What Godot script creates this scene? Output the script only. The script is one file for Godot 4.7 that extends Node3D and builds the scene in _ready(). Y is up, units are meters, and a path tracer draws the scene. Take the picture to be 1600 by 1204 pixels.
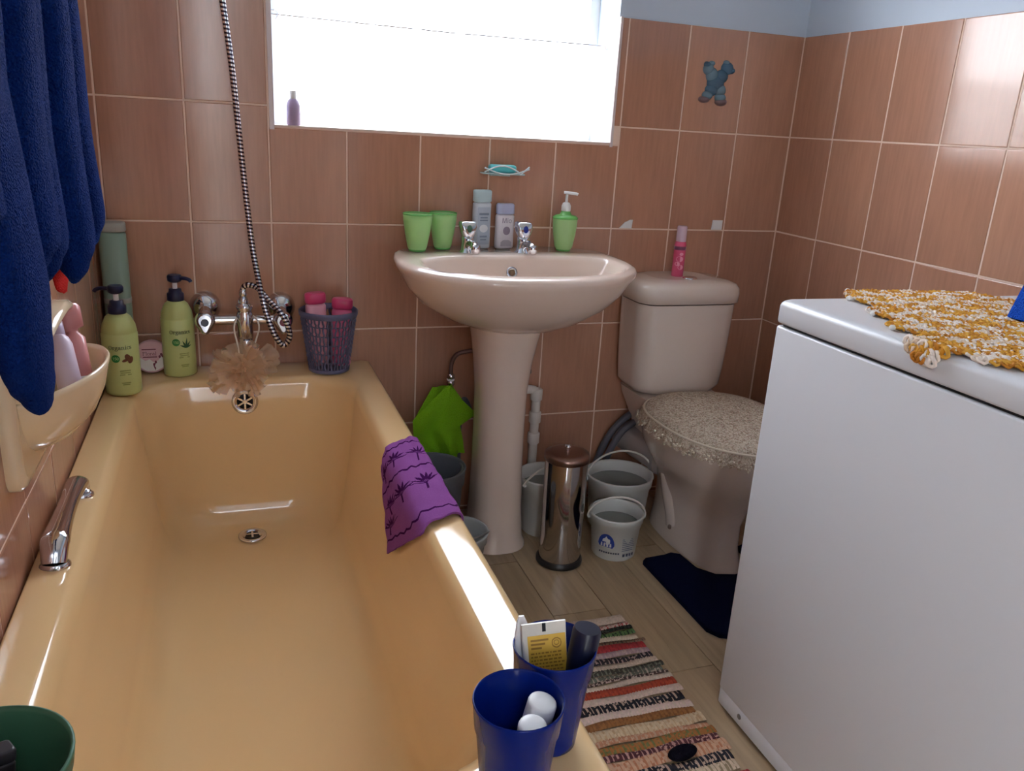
extends Node3D
# A small tiled bathroom: x runs right (right wall x=0, left wall x=-2.02), y up (floor 0), z towards the camera (back wall z=0).

const XL := -2.02
const XR := 0.0
const ZF := 2.9
const ROOM_H := 2.45
const TW := 0.2
const TH := 0.297
const TILE_TOP := 1.5
const WX0 := -1.585
const WX1 := -0.63
const WY0 := 1.157
const WY1 := 2.1
const DX0 := -1.80
const DX1 := -0.98

var rng := RandomNumberGenerator.new()
var cache := {}
var taken := {}

# ---------------------------------------------------------------- materials
func srgb(r: float, g: float, b: float, a := 1.0) -> Color:
	return Color(r / 255.0, g / 255.0, b / 255.0, a)

func mat(c: Color, rough := 0.5, metal := 0.0) -> StandardMaterial3D:
	var m := StandardMaterial3D.new()
	m.albedo_color = c
	m.roughness = rough
	m.metallic = metal
	return m

func ceramic(c: Color) -> StandardMaterial3D:
	var m := mat(c, 0.12)
	m.clearcoat_enabled = true
	m.clearcoat = 0.5
	m.clearcoat_roughness = 0.05
	return m

func noise_tex(freq: float, size := 256, normal := false, seed_ := 1, strength := 8.0) -> NoiseTexture2D:
	var n := FastNoiseLite.new()
	n.seed = seed_
	n.frequency = freq
	n.fractal_octaves = 4
	var t := NoiseTexture2D.new()
	t.width = size
	t.height = size
	t.seamless = true
	t.noise = n
	t.as_normal_map = normal
	t.bump_strength = strength
	return t

func terry(c: Color) -> StandardMaterial3D:
	var m := mat(c, 0.95)
	if not cache.has("terry"):
		cache["terry"] = noise_tex(0.12, 256, true, 5, 10.0)
	m.normal_enabled = true
	m.normal_texture = cache["terry"]
	m.normal_scale = 1.2
	m.uv1_triplanar = true
	m.uv1_scale = Vector3(9, 9, 9)
	m.metallic_specular = 0.15
	return m

func image_mat(im: Image, rough := 0.5, tiled := true) -> StandardMaterial3D:
	var m := mat(Color.WHITE, rough)
	m.albedo_texture = ImageTexture.create_from_image(im)
	m.texture_repeat = tiled
	return m

func grain_image(w: int, h: int, base: Color, dark: Color, sd: int, stretch: float, amp: float) -> Image:
	var n := FastNoiseLite.new()
	n.seed = sd
	n.frequency = 0.08
	n.fractal_octaves = 4
	var n2 := FastNoiseLite.new()
	n2.seed = sd + 9
	n2.frequency = 0.012
	var im := Image.create(w, h, false, Image.FORMAT_RGB8)
	for y in h:
		for x in w:
			var v := n.get_noise_2d(x, y / stretch) * 0.6 + n2.get_noise_2d(x, y / (stretch * 0.3)) * 0.6
			im.set_pixel(x, y, base.lerp(dark, clampf(0.45 + v * amp, 0.0, 1.0)))
	return im

# ---------------------------------------------------------------- meshes
func commit(st: SurfaceTool) -> ArrayMesh:
	st.generate_normals()
	return st.commit()

func tri(st: SurfaceTool, a: Vector3, b: Vector3, c: Vector3) -> void:
	st.add_vertex(a)
	st.add_vertex(b)
	st.add_vertex(c)

func quad(st: SurfaceTool, a: Vector3, b: Vector3, c: Vector3, d: Vector3) -> void:
	tri(st, a, b, c)
	tri(st, a, c, d)

# surface through rings of points (all of one length); smooth; uv u round, v along
func loft_into(st: SurfaceTool, rings: Array, closed := true, cap0 := false, cap1 := false, sg := 0) -> void:
	st.set_smooth_group(sg)
	var n: int = rings[0].size()
	var m: int = rings.size()
	var last := n if closed else n - 1
	var vlen := [0.0]
	for j in range(1, m):
		vlen.append(vlen[j - 1] + rings[j][0].distance_to(rings[j - 1][0]) + rings[j][n / 2].distance_to(rings[j - 1][n / 2]))
	var total: float = maxf(vlen[m - 1], 1e-6)
	for j in m - 1:
		var r0: PackedVector3Array = rings[j]
		var r1: PackedVector3Array = rings[j + 1]
		var v0: float = vlen[j] / total
		var v1: float = vlen[j + 1] / total
		for i in last:
			var k := (i + 1) % n
			var u0 := float(i) / last
			var u1 := float(i + 1) / last
			st.set_uv(Vector2(u0, v0)); st.add_vertex(r0[i])
			st.set_uv(Vector2(u0, v1)); st.add_vertex(r1[i])
			st.set_uv(Vector2(u1, v1)); st.add_vertex(r1[k])
			st.set_uv(Vector2(u0, v0)); st.add_vertex(r0[i])
			st.set_uv(Vector2(u1, v1)); st.add_vertex(r1[k])
			st.set_uv(Vector2(u1, v0)); st.add_vertex(r0[k])
	for e in 2:
		if (e == 0 and cap0) or (e == 1 and cap1):
			var r: PackedVector3Array = rings[0] if e == 0 else rings[m - 1]
			var c := Vector3.ZERO
			for p in r:
				c += p
			c /= n
			st.set_smooth_group(sg + 1 + e)
			for i in n:
				st.set_uv(Vector2(0.5, 0.5))
				if e == 0:
					tri(st, c, r[i], r[(i + 1) % n])
				else:
					tri(st, c, r[(i + 1) % n], r[i])

func loft(rings: Array, closed := true, cap0 := false, cap1 := false) -> ArrayMesh:
	var st := SurfaceTool.new()
	st.begin(Mesh.PRIMITIVE_TRIANGLES)
	loft_into(st, rings, closed, cap0, cap1)
	return commit(st)

func begin() -> SurfaceTool:
	var st := SurfaceTool.new()
	st.begin(Mesh.PRIMITIVE_TRIANGLES)
	return st

# profile of (radius, y) from bottom to top
func lathe_rings(profile: Array, n := 32, sx := 1.0, sz := 1.0) -> Array:
	var rings := []
	for p in profile:
		var r := PackedVector3Array()
		for i in n:
			var a := TAU * i / n
			r.append(Vector3(sin(a) * p[0] * sx, p[1], cos(a) * p[0] * sz))
		rings.append(r)
	return rings

func lathe(profile: Array, n := 32, sx := 1.0, sz := 1.0, cap0 := true, cap1 := true) -> ArrayMesh:
	return loft(lathe_rings(profile, n, sx, sz), true, cap0, cap1)

func lathe_into(st: SurfaceTool, profile: Array, at: Transform3D, n := 24, sx := 1.0, sz := 1.0) -> void:
	var rings := lathe_rings(profile, n, sx, sz)
	for j in rings.size():
		var r: PackedVector3Array = rings[j]
		for i in r.size():
			r[i] = at * r[i]
		rings[j] = r
	loft_into(st, rings, true, true, true)

# rounded rectangle outline in the xz plane
func rr(cx: float, cz: float, hx: float, hz: float, r: float, y: float, per := 8) -> PackedVector3Array:
	var o := PackedVector3Array()
	r = minf(r, minf(hx, hz) * 0.999)
	var corner := [Vector2(hx - r, hz - r), Vector2(hx - r, -(hz - r)), Vector2(-(hx - r), -(hz - r)), Vector2(-(hx - r), hz - r)]
	for q in 4:
		for k in per:
			var a: float = PI / 2 - q * PI / 2 - (PI / 2) * k / (per - 1)
			o.append(Vector3(cx + corner[q].x + cos(a) * r, y, cz + corner[q].y + sin(a) * r))
	return o

# box with rounded vertical edges and bevelled top and bottom, base at y=0
func rbox(sx: float, sy: float, sz: float, r := 0.01, b := 0.003, per := 5) -> ArrayMesh:
	var hx := sx / 2
	var hz := sz / 2
	var rings := [rr(0, 0, hx - b, hz - b, r, 0, per), rr(0, 0, hx - b * 0.3, hz - b * 0.3, r, b * 0.3, per), rr(0, 0, hx, hz, r, b, per), rr(0, 0, hx, hz, r, sy - b, per), rr(0, 0, hx - b * 0.3, hz - b * 0.3, r, sy - b * 0.3, per), rr(0, 0, hx - b, hz - b, r, sy, per)]
	return loft(rings, true, true, true)

func box_into(st: SurfaceTool, a: Vector3, b: Vector3) -> void:
	st.set_smooth_group(-1)
	var p := []
	for i in 8:
		p.append(Vector3(b.x if i & 1 else a.x, b.y if i & 2 else a.y, b.z if i & 4 else a.z))
	for f in [[4, 6, 7, 5], [1, 3, 2, 0], [0, 2, 6, 4], [5, 7, 3, 1], [2, 3, 7, 6], [4, 5, 1, 0]]:
		st.set_uv(Vector2.ZERO)
		quad(st, p[f[0]], p[f[1]], p[f[2]], p[f[3]])

func box(a: Vector3, b: Vector3) -> ArrayMesh:
	var st := begin()
	box_into(st, a, b)
	return commit(st)

# tube along a path with a radius for each point
func tube_rings(path: PackedVector3Array, radii, n := 12, flat := 1.0) -> Array:
	var rings := []
	var t0 := (path[1] - path[0]).normalized()
	var up := Vector3.UP if absf(t0.y) < 0.9 else Vector3.RIGHT
	var nrm := (up - t0 * up.dot(t0)).normalized()
	for j in path.size():
		var t := (path[mini(j + 1, path.size() - 1)] - path[maxi(j - 1, 0)]).normalized()
		nrm = (nrm - t * nrm.dot(t)).normalized()
		var bi := t.cross(nrm)
		var rad: float = radii[j] if radii is Array else radii
		var r := PackedVector3Array()
		for i in n:
			var a := TAU * i / n
			r.append(path[j] + (nrm * cos(a) + bi * sin(a) * flat) * rad)
		rings.append(r)
	return rings

func tube(path: PackedVector3Array, radii, n := 12, flat := 1.0) -> ArrayMesh:
	return loft(tube_rings(path, radii, n, flat), true, true, true)

func tube_into(st: SurfaceTool, path: PackedVector3Array, radii, n := 10, flat := 1.0) -> void:
	loft_into(st, tube_rings(path, radii, n, flat), true, true, true)

func spline(pts: Array, steps := 8) -> PackedVector3Array:
	var o := PackedVector3Array()
	for i in pts.size() - 1:
		var p0: Vector3 = pts[maxi(i - 1, 0)]
		var p3: Vector3 = pts[mini(i + 2, pts.size() - 1)]
		for k in steps:
			o.append(pts[i].cubic_interpolate(pts[i + 1], p0, p3, float(k) / steps))
	o.append(pts[pts.size() - 1])
	return o

# flat outline in xy (counter-clockwise), extruded along z with a small bevel
func prism_into(st: SurfaceTool, poly: PackedVector2Array, z0: float, z1: float, bevel := 0.0) -> void:
	if Geometry2D.is_polygon_clockwise(poly):
		poly.reverse()
	var inner := poly
	if bevel > 0.0:
		var off := Geometry2D.offset_polygon(poly, -bevel)
		if off.size() > 0:
			inner = off[0]
	st.set_smooth_group(-1)
	st.set_uv(Vector2.ZERO)
	var ids := Geometry2D.triangulate_polygon(inner)
	for i in range(0, ids.size(), 3):
		tri(st, Vector3(inner[ids[i]].x, inner[ids[i]].y, z1), Vector3(inner[ids[i + 2]].x, inner[ids[i + 2]].y, z1), Vector3(inner[ids[i + 1]].x, inner[ids[i + 1]].y, z1))
	var ids0 := Geometry2D.triangulate_polygon(poly)
	for i in range(0, ids0.size(), 3):
		tri(st, Vector3(poly[ids0[i]].x, poly[ids0[i]].y, z0), Vector3(poly[ids0[i + 1]].x, poly[ids0[i + 1]].y, z0), Vector3(poly[ids0[i + 2]].x, poly[ids0[i + 2]].y, z0))
	var n := poly.size()
	if inner.size() != n:
		inner = poly
	for i in n:
		var k := (i + 1) % n
		var zz := z1 - bevel
		quad(st, Vector3(poly[i].x, poly[i].y, z0), Vector3(poly[i].x, poly[i].y, zz), Vector3(poly[k].x, poly[k].y, zz), Vector3(poly[k].x, poly[k].y, z0))
		if bevel > 0.0:
			quad(st, Vector3(poly[i].x, poly[i].y, zz), Vector3(inner[i].x, inner[i].y, z1), Vector3(inner[k].x, inner[k].y, z1), Vector3(poly[k].x, poly[k].y, zz))

func prism(poly: PackedVector2Array, z0: float, z1: float, bevel := 0.0) -> ArrayMesh:
	var st := begin()
	prism_into(st, poly, z0, z1, bevel)
	return commit(st)

# cloth: grid of points (rows of columns), made thick; uv over the grid
func sheet(grid: Array, thick: float) -> ArrayMesh:
	var st := begin()
	st.set_smooth_group(0)
	var m: int = grid.size()
	var n: int = grid[0].size()
	var back := []
	for j in m:
		var row := PackedVector3Array()
		for i in n:
			var du: Vector3 = grid[j][mini(i + 1, n - 1)] - grid[j][maxi(i - 1, 0)]
			var dv: Vector3 = grid[mini(j + 1, m - 1)][i] - grid[maxi(j - 1, 0)][i]
			row.append(grid[j][i] - du.cross(dv).normalized() * thick)
		back.append(row)
	for side in 2:
		var g: Array = grid if side == 0 else back
		for j in m - 1:
			for i in n - 1:
				var c := [[j, i], [j + 1, i], [j + 1, i + 1], [j, i + 1]]
				var order := [0, 1, 2, 0, 2, 3] if side == 0 else [0, 2, 1, 0, 3, 2]
				for o in order:
					st.set_uv(Vector2(float(c[o][1]) / (n - 1), float(c[o][0]) / (m - 1)))
					st.add_vertex(g[c[o][0]][c[o][1]])
	st.set_smooth_group(3)
	var edge := []
	for i in n: edge.append([0, i])
	for j in range(1, m): edge.append([j, n - 1])
	for i in range(n - 2, -1, -1): edge.append([m - 1, i])
	for j in range(m - 2, 0, -1): edge.append([j, 0])
	for e in edge.size():
		var a: Array = edge[e]
		var b: Array = edge[(e + 1) % edge.size()]
		st.set_uv(Vector2(float(a[1]) / (n - 1), float(a[0]) / (m - 1)))
		quad(st, grid[a[0]][a[1]], grid[b[0]][b[1]], back[b[0]][b[1]], back[a[0]][a[1]])
	return commit(st)

# lettering bent round an upright cylinder of the given radius (or flat for radius 0)
func text_mesh(text: String, size: float, radius := 0.0, serif := false) -> ArrayMesh:
	var t := TextMesh.new()
	var f := SystemFont.new()
	f.font_names = PackedStringArray(["Droid Serif" if serif else "Droid Sans"])
	t.font = f
	t.text = text
	t.font_size = 32
	t.pixel_size = size / 32.0
	t.depth = 0.0006
	t.curve_step = 2.0
	var arr := t.get_mesh_arrays()
	var v: PackedVector3Array = arr[Mesh.ARRAY_VERTEX]
	var nn: PackedVector3Array = arr[Mesh.ARRAY_NORMAL]
	if radius > 0.0:
		for i in v.size():
			var a := v[i].x / radius
			var r := radius + v[i].z
			v[i] = Vector3(sin(a) * r, v[i].y, cos(a) * r)
			nn[i] = nn[i].rotated(Vector3.UP, a)
	arr[Mesh.ARRAY_VERTEX] = v
	arr[Mesh.ARRAY_NORMAL] = nn
	var out := ArrayMesh.new()
	out.add_surface_from_arrays(Mesh.PRIMITIVE_TRIANGLES, arr)
	return out

# flat outline in xy laid on a cylinder, 0.4 mm proud
func decal_shape(poly: PackedVector2Array, radius: float) -> ArrayMesh:
	var st := begin()
	var ids := Geometry2D.triangulate_polygon(poly)
	for i in range(0, ids.size(), 3):
		var p := []
		for k in 3:
			var q := poly[ids[i + k]]
			if radius > 0.0:
				var a := q.x / radius
				p.append(Vector3(sin(a) * (radius + 0.0004), q.y, cos(a) * (radius + 0.0004)))
			else:
				p.append(Vector3(q.x, q.y, 0.0004))
		tri(st, p[0], p[2], p[1])
	return commit(st)

func circle2(cx: float, cy: float, rx: float, ry: float, n := 20) -> PackedVector2Array:
	var o := PackedVector2Array()
	for i in n:
		o.append(Vector2(cx + cos(TAU * i / n) * rx, cy + sin(TAU * i / n) * ry))
	return o

# ---------------------------------------------------------------- nodes
func numbered(called: String) -> String:
	if not taken.has(called):
		taken[called] = 0
		return called
	taken[called] += 1
	return "%s_%03d" % [called, taken[called]]

func thing(called: String, label: String, category: String, at := Vector3.ZERO, group := "") -> Node3D:
	var o := Node3D.new()
	o.name = numbered(called)
	o.position = at
	o.set_meta("label", label)
	o.set_meta("category", category)
	if group:
		o.set_meta("group", group)
	add_child(o)
	return o

func part(parent: Node3D, called: String, mesh: Mesh, m: Material, at := Vector3.ZERO, rot := Vector3.ZERO, label := "") -> MeshInstance3D:
	var o := MeshInstance3D.new()
	o.name = called
	o.mesh = mesh
	o.material_override = m
	o.position = at
	o.rotation_degrees = rot
	if label:
		o.set_meta("label", label)
	parent.add_child(o, true)
	return o

func setting(called: String) -> Node3D:
	var o := Node3D.new()
	o.name = called
	o.set_meta("kind", "structure")
	add_child(o)
	return o

func _ready() -> void:
	rng.seed = 7
	# camera
	var cam := Camera3D.new()
	cam.name = "camera"
	cam.position = Vector3(-1.7162, 1.1886, 2.2808)
	cam.rotation_degrees = Vector3(-17.690, -19.865, 3.390)
	cam.fov = 50.737
	cam.near = 0.02
	cam.far = 200.0
	add_child(cam)
	cam.current = true
	# overcast daylight sky, the only source of light: it enters by the window and the open doorway behind the camera
	var env := Environment.new()
	var skym := ProceduralSkyMaterial.new()
	skym.sky_top_color = srgb(232, 240, 255)
	skym.sky_horizon_color = srgb(250, 252, 255)
	skym.ground_horizon_color = srgb(190, 190, 185)
	skym.ground_bottom_color = srgb(150, 148, 140)
	skym.sky_energy_multiplier = 1.0
	skym.ground_energy_multiplier = 1.0
	var sky := Sky.new()
	sky.sky_material = skym
	env.background_mode = Environment.BG_SKY
	env.sky = sky
	env.background_energy_multiplier = 6.0
	env.tonemap_mode = Environment.TONE_MAPPER_LINEAR
	env.tonemap_exposure = 3.2
	env.sdfgi_enabled = true
	env.ssao_enabled = true
	env.ssil_enabled = true
	var we := WorldEnvironment.new()
	we.name = "world_environment"
	we.environment = env
	add_child(we)

	build_materials()
	build_room()
	build_window()
	build_bathtub()
	build_machine()
	build_basin()
	build_toilet()
	build_towels()
	build_bath_fittings()
	build_tub_end_items()
	build_basin_items()
	build_floor_items()
	build_rug()
	build_cloths()
	build_doily()
	build_wall_items()
	build_cups()

var grout: StandardMaterial3D
var tile_mats := []
var paint: StandardMaterial3D
var ceil_mat: StandardMaterial3D
var plank_mats := []
var chrome: StandardMaterial3D
var cream: StandardMaterial3D
var basin_mat: StandardMaterial3D
var wc_mat: StandardMaterial3D
var white_enamel: StandardMaterial3D
var black_plastic: StandardMaterial3D
var white_plastic: StandardMaterial3D

func build_materials() -> void:
	grout = mat(srgb(236, 208, 188), 0.85)
	for k in 4:
		var base: Color = [srgb(192, 141, 115), srgb(186, 136, 111), srgb(196, 145, 118), srgb(190, 140, 115)][k]
		var im := grain_image(192, 288, base, base.darkened(0.08), 20 + k, 14.0, 0.8)
		var m := image_mat(im, 0.14)
		m.metallic_specular = 0.55
		tile_mats.append(m)
	paint = mat(srgb(200, 214, 230), 0.6)
	ceil_mat = mat(srgb(228, 230, 228), 0.8)
	for k in 3:
		var b: Color = [srgb(182, 157, 123), srgb(176, 150, 118), srgb(186, 162, 129)][k]
		plank_mats.append(image_mat(plank_image(b, 40 + k), 0.28))
	chrome = mat(srgb(215, 215, 220), 0.08, 1.0)
	cream = ceramic(srgb(236, 199, 146))
	basin_mat = ceramic(srgb(229, 208, 193))
	wc_mat = ceramic(srgb(219, 204, 192))
	white_enamel = mat(srgb(220, 221, 224), 0.3)
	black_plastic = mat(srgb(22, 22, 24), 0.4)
	white_plastic = mat(srgb(236, 236, 236), 0.3)

func plank_image(b: Color, sd: int) -> Image:
	var im := grain_image(96, 768, b, b.darkened(0.14), sd, 22.0, 0.9)
	var r := RandomNumberGenerator.new()
	r.seed = sd
	for k in 16:   # darker wood veins
		var x := r.randf_range(4, 90)
		var y := r.randi_range(0, 760)
		var ln := r.randi_range(30, 160)
		for j in ln:
			x += r.randf_range(-0.5, 0.5)
			var xi := clampi(int(x), 0, 95)
			var yi := (y + j) % 768
			im.set_pixel(xi, yi, im.get_pixel(xi, yi).lerp(srgb(120, 92, 66), 0.35 * sin(PI * j / ln)))
	return im

# one tile, its face up to z=0 and its back at z=-0.008, centred
func tile_mesh(w: float, h: float) -> ArrayMesh:
	var key := "tile%.4f_%.4f" % [w, h]
	if cache.has(key):
		return cache[key]
	var st := begin()
	st.set_smooth_group(-1)
	var b := 0.0022
	var rings := []
	for s in [[0.0, -0.008], [0.0, -0.0014], [b * 0.45, -0.0004], [b, 0.0]]:
		var hw: float = w / 2 - s[0]
		var hh: float = h / 2 - s[0]
		rings.append([Vector3(-hw, -hh, s[1]), Vector3(-hw, hh, s[1]), Vector3(hw, hh, s[1]), Vector3(hw, -hh, s[1])])
	for j in 3:
		for i in 4:
			var k := (i + 1) % 4
			for p in [rings[j][i], rings[j + 1][i], rings[j + 1][k], rings[j][i], rings[j + 1][k], rings[j][k]]:
				st.set_uv(Vector2(p.x / TW + 0.5, 0.5 - p.y / TH))
				st.add_vertex(p)
	for p in [rings[3][0], rings[3][1], rings[3][2], rings[3][0], rings[3][2], rings[3][3]]:
		st.set_uv(Vector2(p.x / TW + 0.5, 0.5 - p.y / TH))
		st.add_vertex(p)
	cache[key] = commit(st)
	return cache[key]

# lays a tile between two corners of a wall; basis turns its face into the room
func lay_tile(wall: Node3D, basis: Basis, a: Vector2, b: Vector2, origin: Vector3) -> void:
	var g := 0.002
	var w := b.x - a.x - 2 * g
	var h := b.y - a.y - 2 * g
	if w < 0.006 or h < 0.006:
		return
	var o := MeshInstance3D.new()
	o.name = "tile"
	o.mesh = tile_mesh(w, h)
	o.material_override = tile_mats[rng.randi() % 4]
	var c := (a + b) / 2
	var tilt := Basis.from_euler(Vector3(rng.randfn(0, 0.0016), rng.randfn(0, 0.0016), 0))
	o.transform = Transform3D(basis * tilt, origin + basis.x * c.x + basis.y * c.y)
	wall.add_child(o, true)

func build_room() -> void:
	var T := 0.2
	# floor slab and planks
	var fl := setting("floor")
	part(fl, "slab", box(Vector3(XL - T, -0.2, -0.25), Vector3(XR + T, -0.004, ZF + T)), mat(srgb(120, 104, 84), 0.9))
	var pw := 0.15
	var seam := -0.821
	var pm := {}
	for i in range(-9, 7):
		var x0 := maxf(seam + i * pw, XL)
		var x1 := minf(seam + (i + 1) * pw, XR)
		if x1 - x0 < 0.01:
			continue
		var starts := [0.0, 0.35 + 0.28 * ((i + 20) % 3), 0.35 + 0.28 * ((i + 20) % 3) + 1.2, ZF]
		for k in 3:
			var z0: float = starts[k]
			var z1: float = minf(starts[k + 1], ZF)
			if z1 - z0 < 0.05:
				continue
			var key := "%.3f_%.3f" % [x1 - x0, z1 - z0]
			if not pm.has(key):
				var hw := (x1 - x0) / 2 - 0.0005
				var hl := (z1 - z0) / 2 - 0.0005
				var st := begin()
				st.set_smooth_group(-1)
				var up := [Vector3(-hw + 0.0008, 0, hl - 0.0008), Vector3(-hw + 0.0008, 0, -hl + 0.0008), Vector3(hw - 0.0008, 0, -hl + 0.0008), Vector3(hw - 0.0008, 0, hl - 0.0008)]
				var lo := [Vector3(-hw, -0.004, hl), Vector3(-hw, -0.004, -hl), Vector3(hw, -0.004, -hl), Vector3(hw, -0.004, hl)]
				for p in [up[0], up[1], up[2], up[0], up[2], up[3]]:
					st.set_uv(Vector2(p.x / pw + 0.5, p.z / 1.2 + 0.5))
					st.add_vertex(p)
				for e in 4:
					var f := (e + 1) % 4
					for p in [lo[e], up[f], up[e], lo[e], lo[f], up[f]]:
						st.set_uv(Vector2(p.x / pw + 0.5, p.z / 1.2 + 0.5))
						st.add_vertex(p)
				pm[key] = commit(st)
			part(fl, "plank", pm[key], plank_mats[rng.randi() % 3], Vector3((x0 + x1) / 2, 0, (z0 + z1) / 2))
	# ceiling
	var ce := setting("ceiling")
	part(ce, "ceiling_slab", box(Vector3(XL - T, ROOM_H, -0.25), Vector3(XR + T, ROOM_H + 0.15, ZF + T)), ceil_mat)
	# back wall: masonry round the window opening, grout bed, tiles
	var wb := setting("wall_back")
	var zb := -0.008
	var zo := -0.22
	var st := begin()
	for c in [[XL - T, 0.0, WX0, ROOM_H], [WX1, 0.0, XR + T, ROOM_H], [WX0, 0.0, WX1, WY0 - 0.004], [WX0, WY1, WX1, ROOM_H]]:
		box_into(st, Vector3(c[0], c[1] - 0.1 if c[1] == 0.0 else c[1], zo), Vector3(c[2], c[3], zb))
	part(wb, "painted_masonry", commit(st), paint)
	st = begin()
	for c in [[XL - 0.008, 0.0, WX0, TILE_TOP - 0.002], [WX1, 0.0, XR + 0.008, TILE_TOP - 0.002], [WX0, 0.0, WX1, WY0 - 0.004]]:
		box_into(st, Vector3(c[0], c[1], zb), Vector3(c[2], c[3], -0.0012))
	part(wb, "grout_bed", commit(st), grout)
	var rows := []
	for j in 6:
		rows.append(TILE_TOP - j * TH)
	rows.append(0.0)
	for j in rows.size() - 1:
		var y1: float = rows[j]
		var y0: float = rows[j + 1]
		for i in range(0, 11):
			var x1 := -i * TW
			var x0 := maxf(-(i + 1) * TW, XL)
			if y0 >= WY0 - 0.02 and x0 >= WX0 - 0.02 and x1 <= WX1 + 0.04:
				if x1 > WX1 + 0.005:
					lay_tile(wb, Basis.IDENTITY, Vector2(WX1 + 0.008, y0), Vector2(x1, y1), Vector3.ZERO)
				continue
			if y1 > WY0 and x0 > WX0 - 0.05 and x1 < WX1 + 0.04:
				y1 = WY0 - 0.006
				lay_tile(wb, Basis.IDENTITY, Vector2(x0, y0), Vector2(x1, y1), Vector3.ZERO)
				y1 = rows[j]
				continue
			lay_tile(wb, Basis.IDENTITY, Vector2(x0, y0), Vector2(x1, y1), Vector3.ZERO)
	# side walls
	for side in 2:
		var w := setting("wall_right" if side == 0 else "wall_left")
		var s := 1.0 if side == 0 else -1.0
		var xw := XR if side == 0 else XL
		part(w, "painted_masonry", box(Vector3(minf(xw + s * 0.008, xw + s * T), -0.1, zb), Vector3(maxf(xw + s * 0.008, xw + s * T), ROOM_H, ZF)), paint)
		part(w, "grout_bed", box(Vector3(minf(xw + s * 0.0012, xw + s * 0.008), 0, -0.0012), Vector3(maxf(xw + s * 0.0012, xw + s * 0.008), TILE_TOP - 0.002, ZF)), grout)
		var bs := Basis(Vector3(0, 0, s), Vector3.UP, Vector3(-s, 0, 0))
		for j in rows.size() - 1:
			for i in 15:
				var z0 := i * TW
				var z1 := minf((i + 1) * TW, ZF)
				if side == 0:
					lay_tile(w, bs, Vector2(z0, rows[j + 1]), Vector2(z1, rows[j]), Vector3(xw, 0, 0))
				else:
					lay_tile(w, bs, Vector2(-z1, rows[j + 1]), Vector2(-z0, rows[j]), Vector3(xw, 0, 0))
	# wall behind the camera, painted, with a doorway whose door stands half open
	var wf := setting("wall_front")
	st = begin()
	for c in [[XL - T, -0.1, DX0, ROOM_H], [DX1, -0.1, XR + T, ROOM_H], [DX0, 2.03, DX1, ROOM_H]]:
		box_into(st, Vector3(c[0], c[1], ZF), Vector3(c[2], c[3], ZF + 0.12))
	part(wf, "painted_masonry", commit(st), paint)
	part(wf, "grout_bed", box(Vector3(DX1, 0, ZF - 0.006), Vector3(XR, TILE_TOP - 0.002, ZF)), grout)
	var bf := Basis(Vector3(-1, 0, 0), Vector3.UP, Vector3(0, 0, -1))
	for j in rows.size() - 1:
		for i in 5:
			lay_tile(wf, bf, Vector2(i * TW, rows[j + 1]), Vector2(minf((i + 1) * TW, -DX1), rows[j]), Vector3(0, 0, ZF - 0.008))
	var dr := setting("door_1")
	var leaf := part(dr, "door_leaf", box(Vector3(-0.78, 0.01, 0.0), Vector3(0.0, 2.02, 0.04)), mat(srgb(225, 222, 214), 0.5), Vector3(DX1 - 0.01, 0, ZF + 0.13), Vector3(0, 11, 0))
	part(leaf, "door_handle", tube(PackedVector3Array([Vector3(-0.72, 1.0, 0.0), Vector3(-0.72, 1.0, -0.05), Vector3(-0.71, 1.0, -0.055), Vector3(-0.6, 1.0, -0.055)]), 0.008), chrome)

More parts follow.
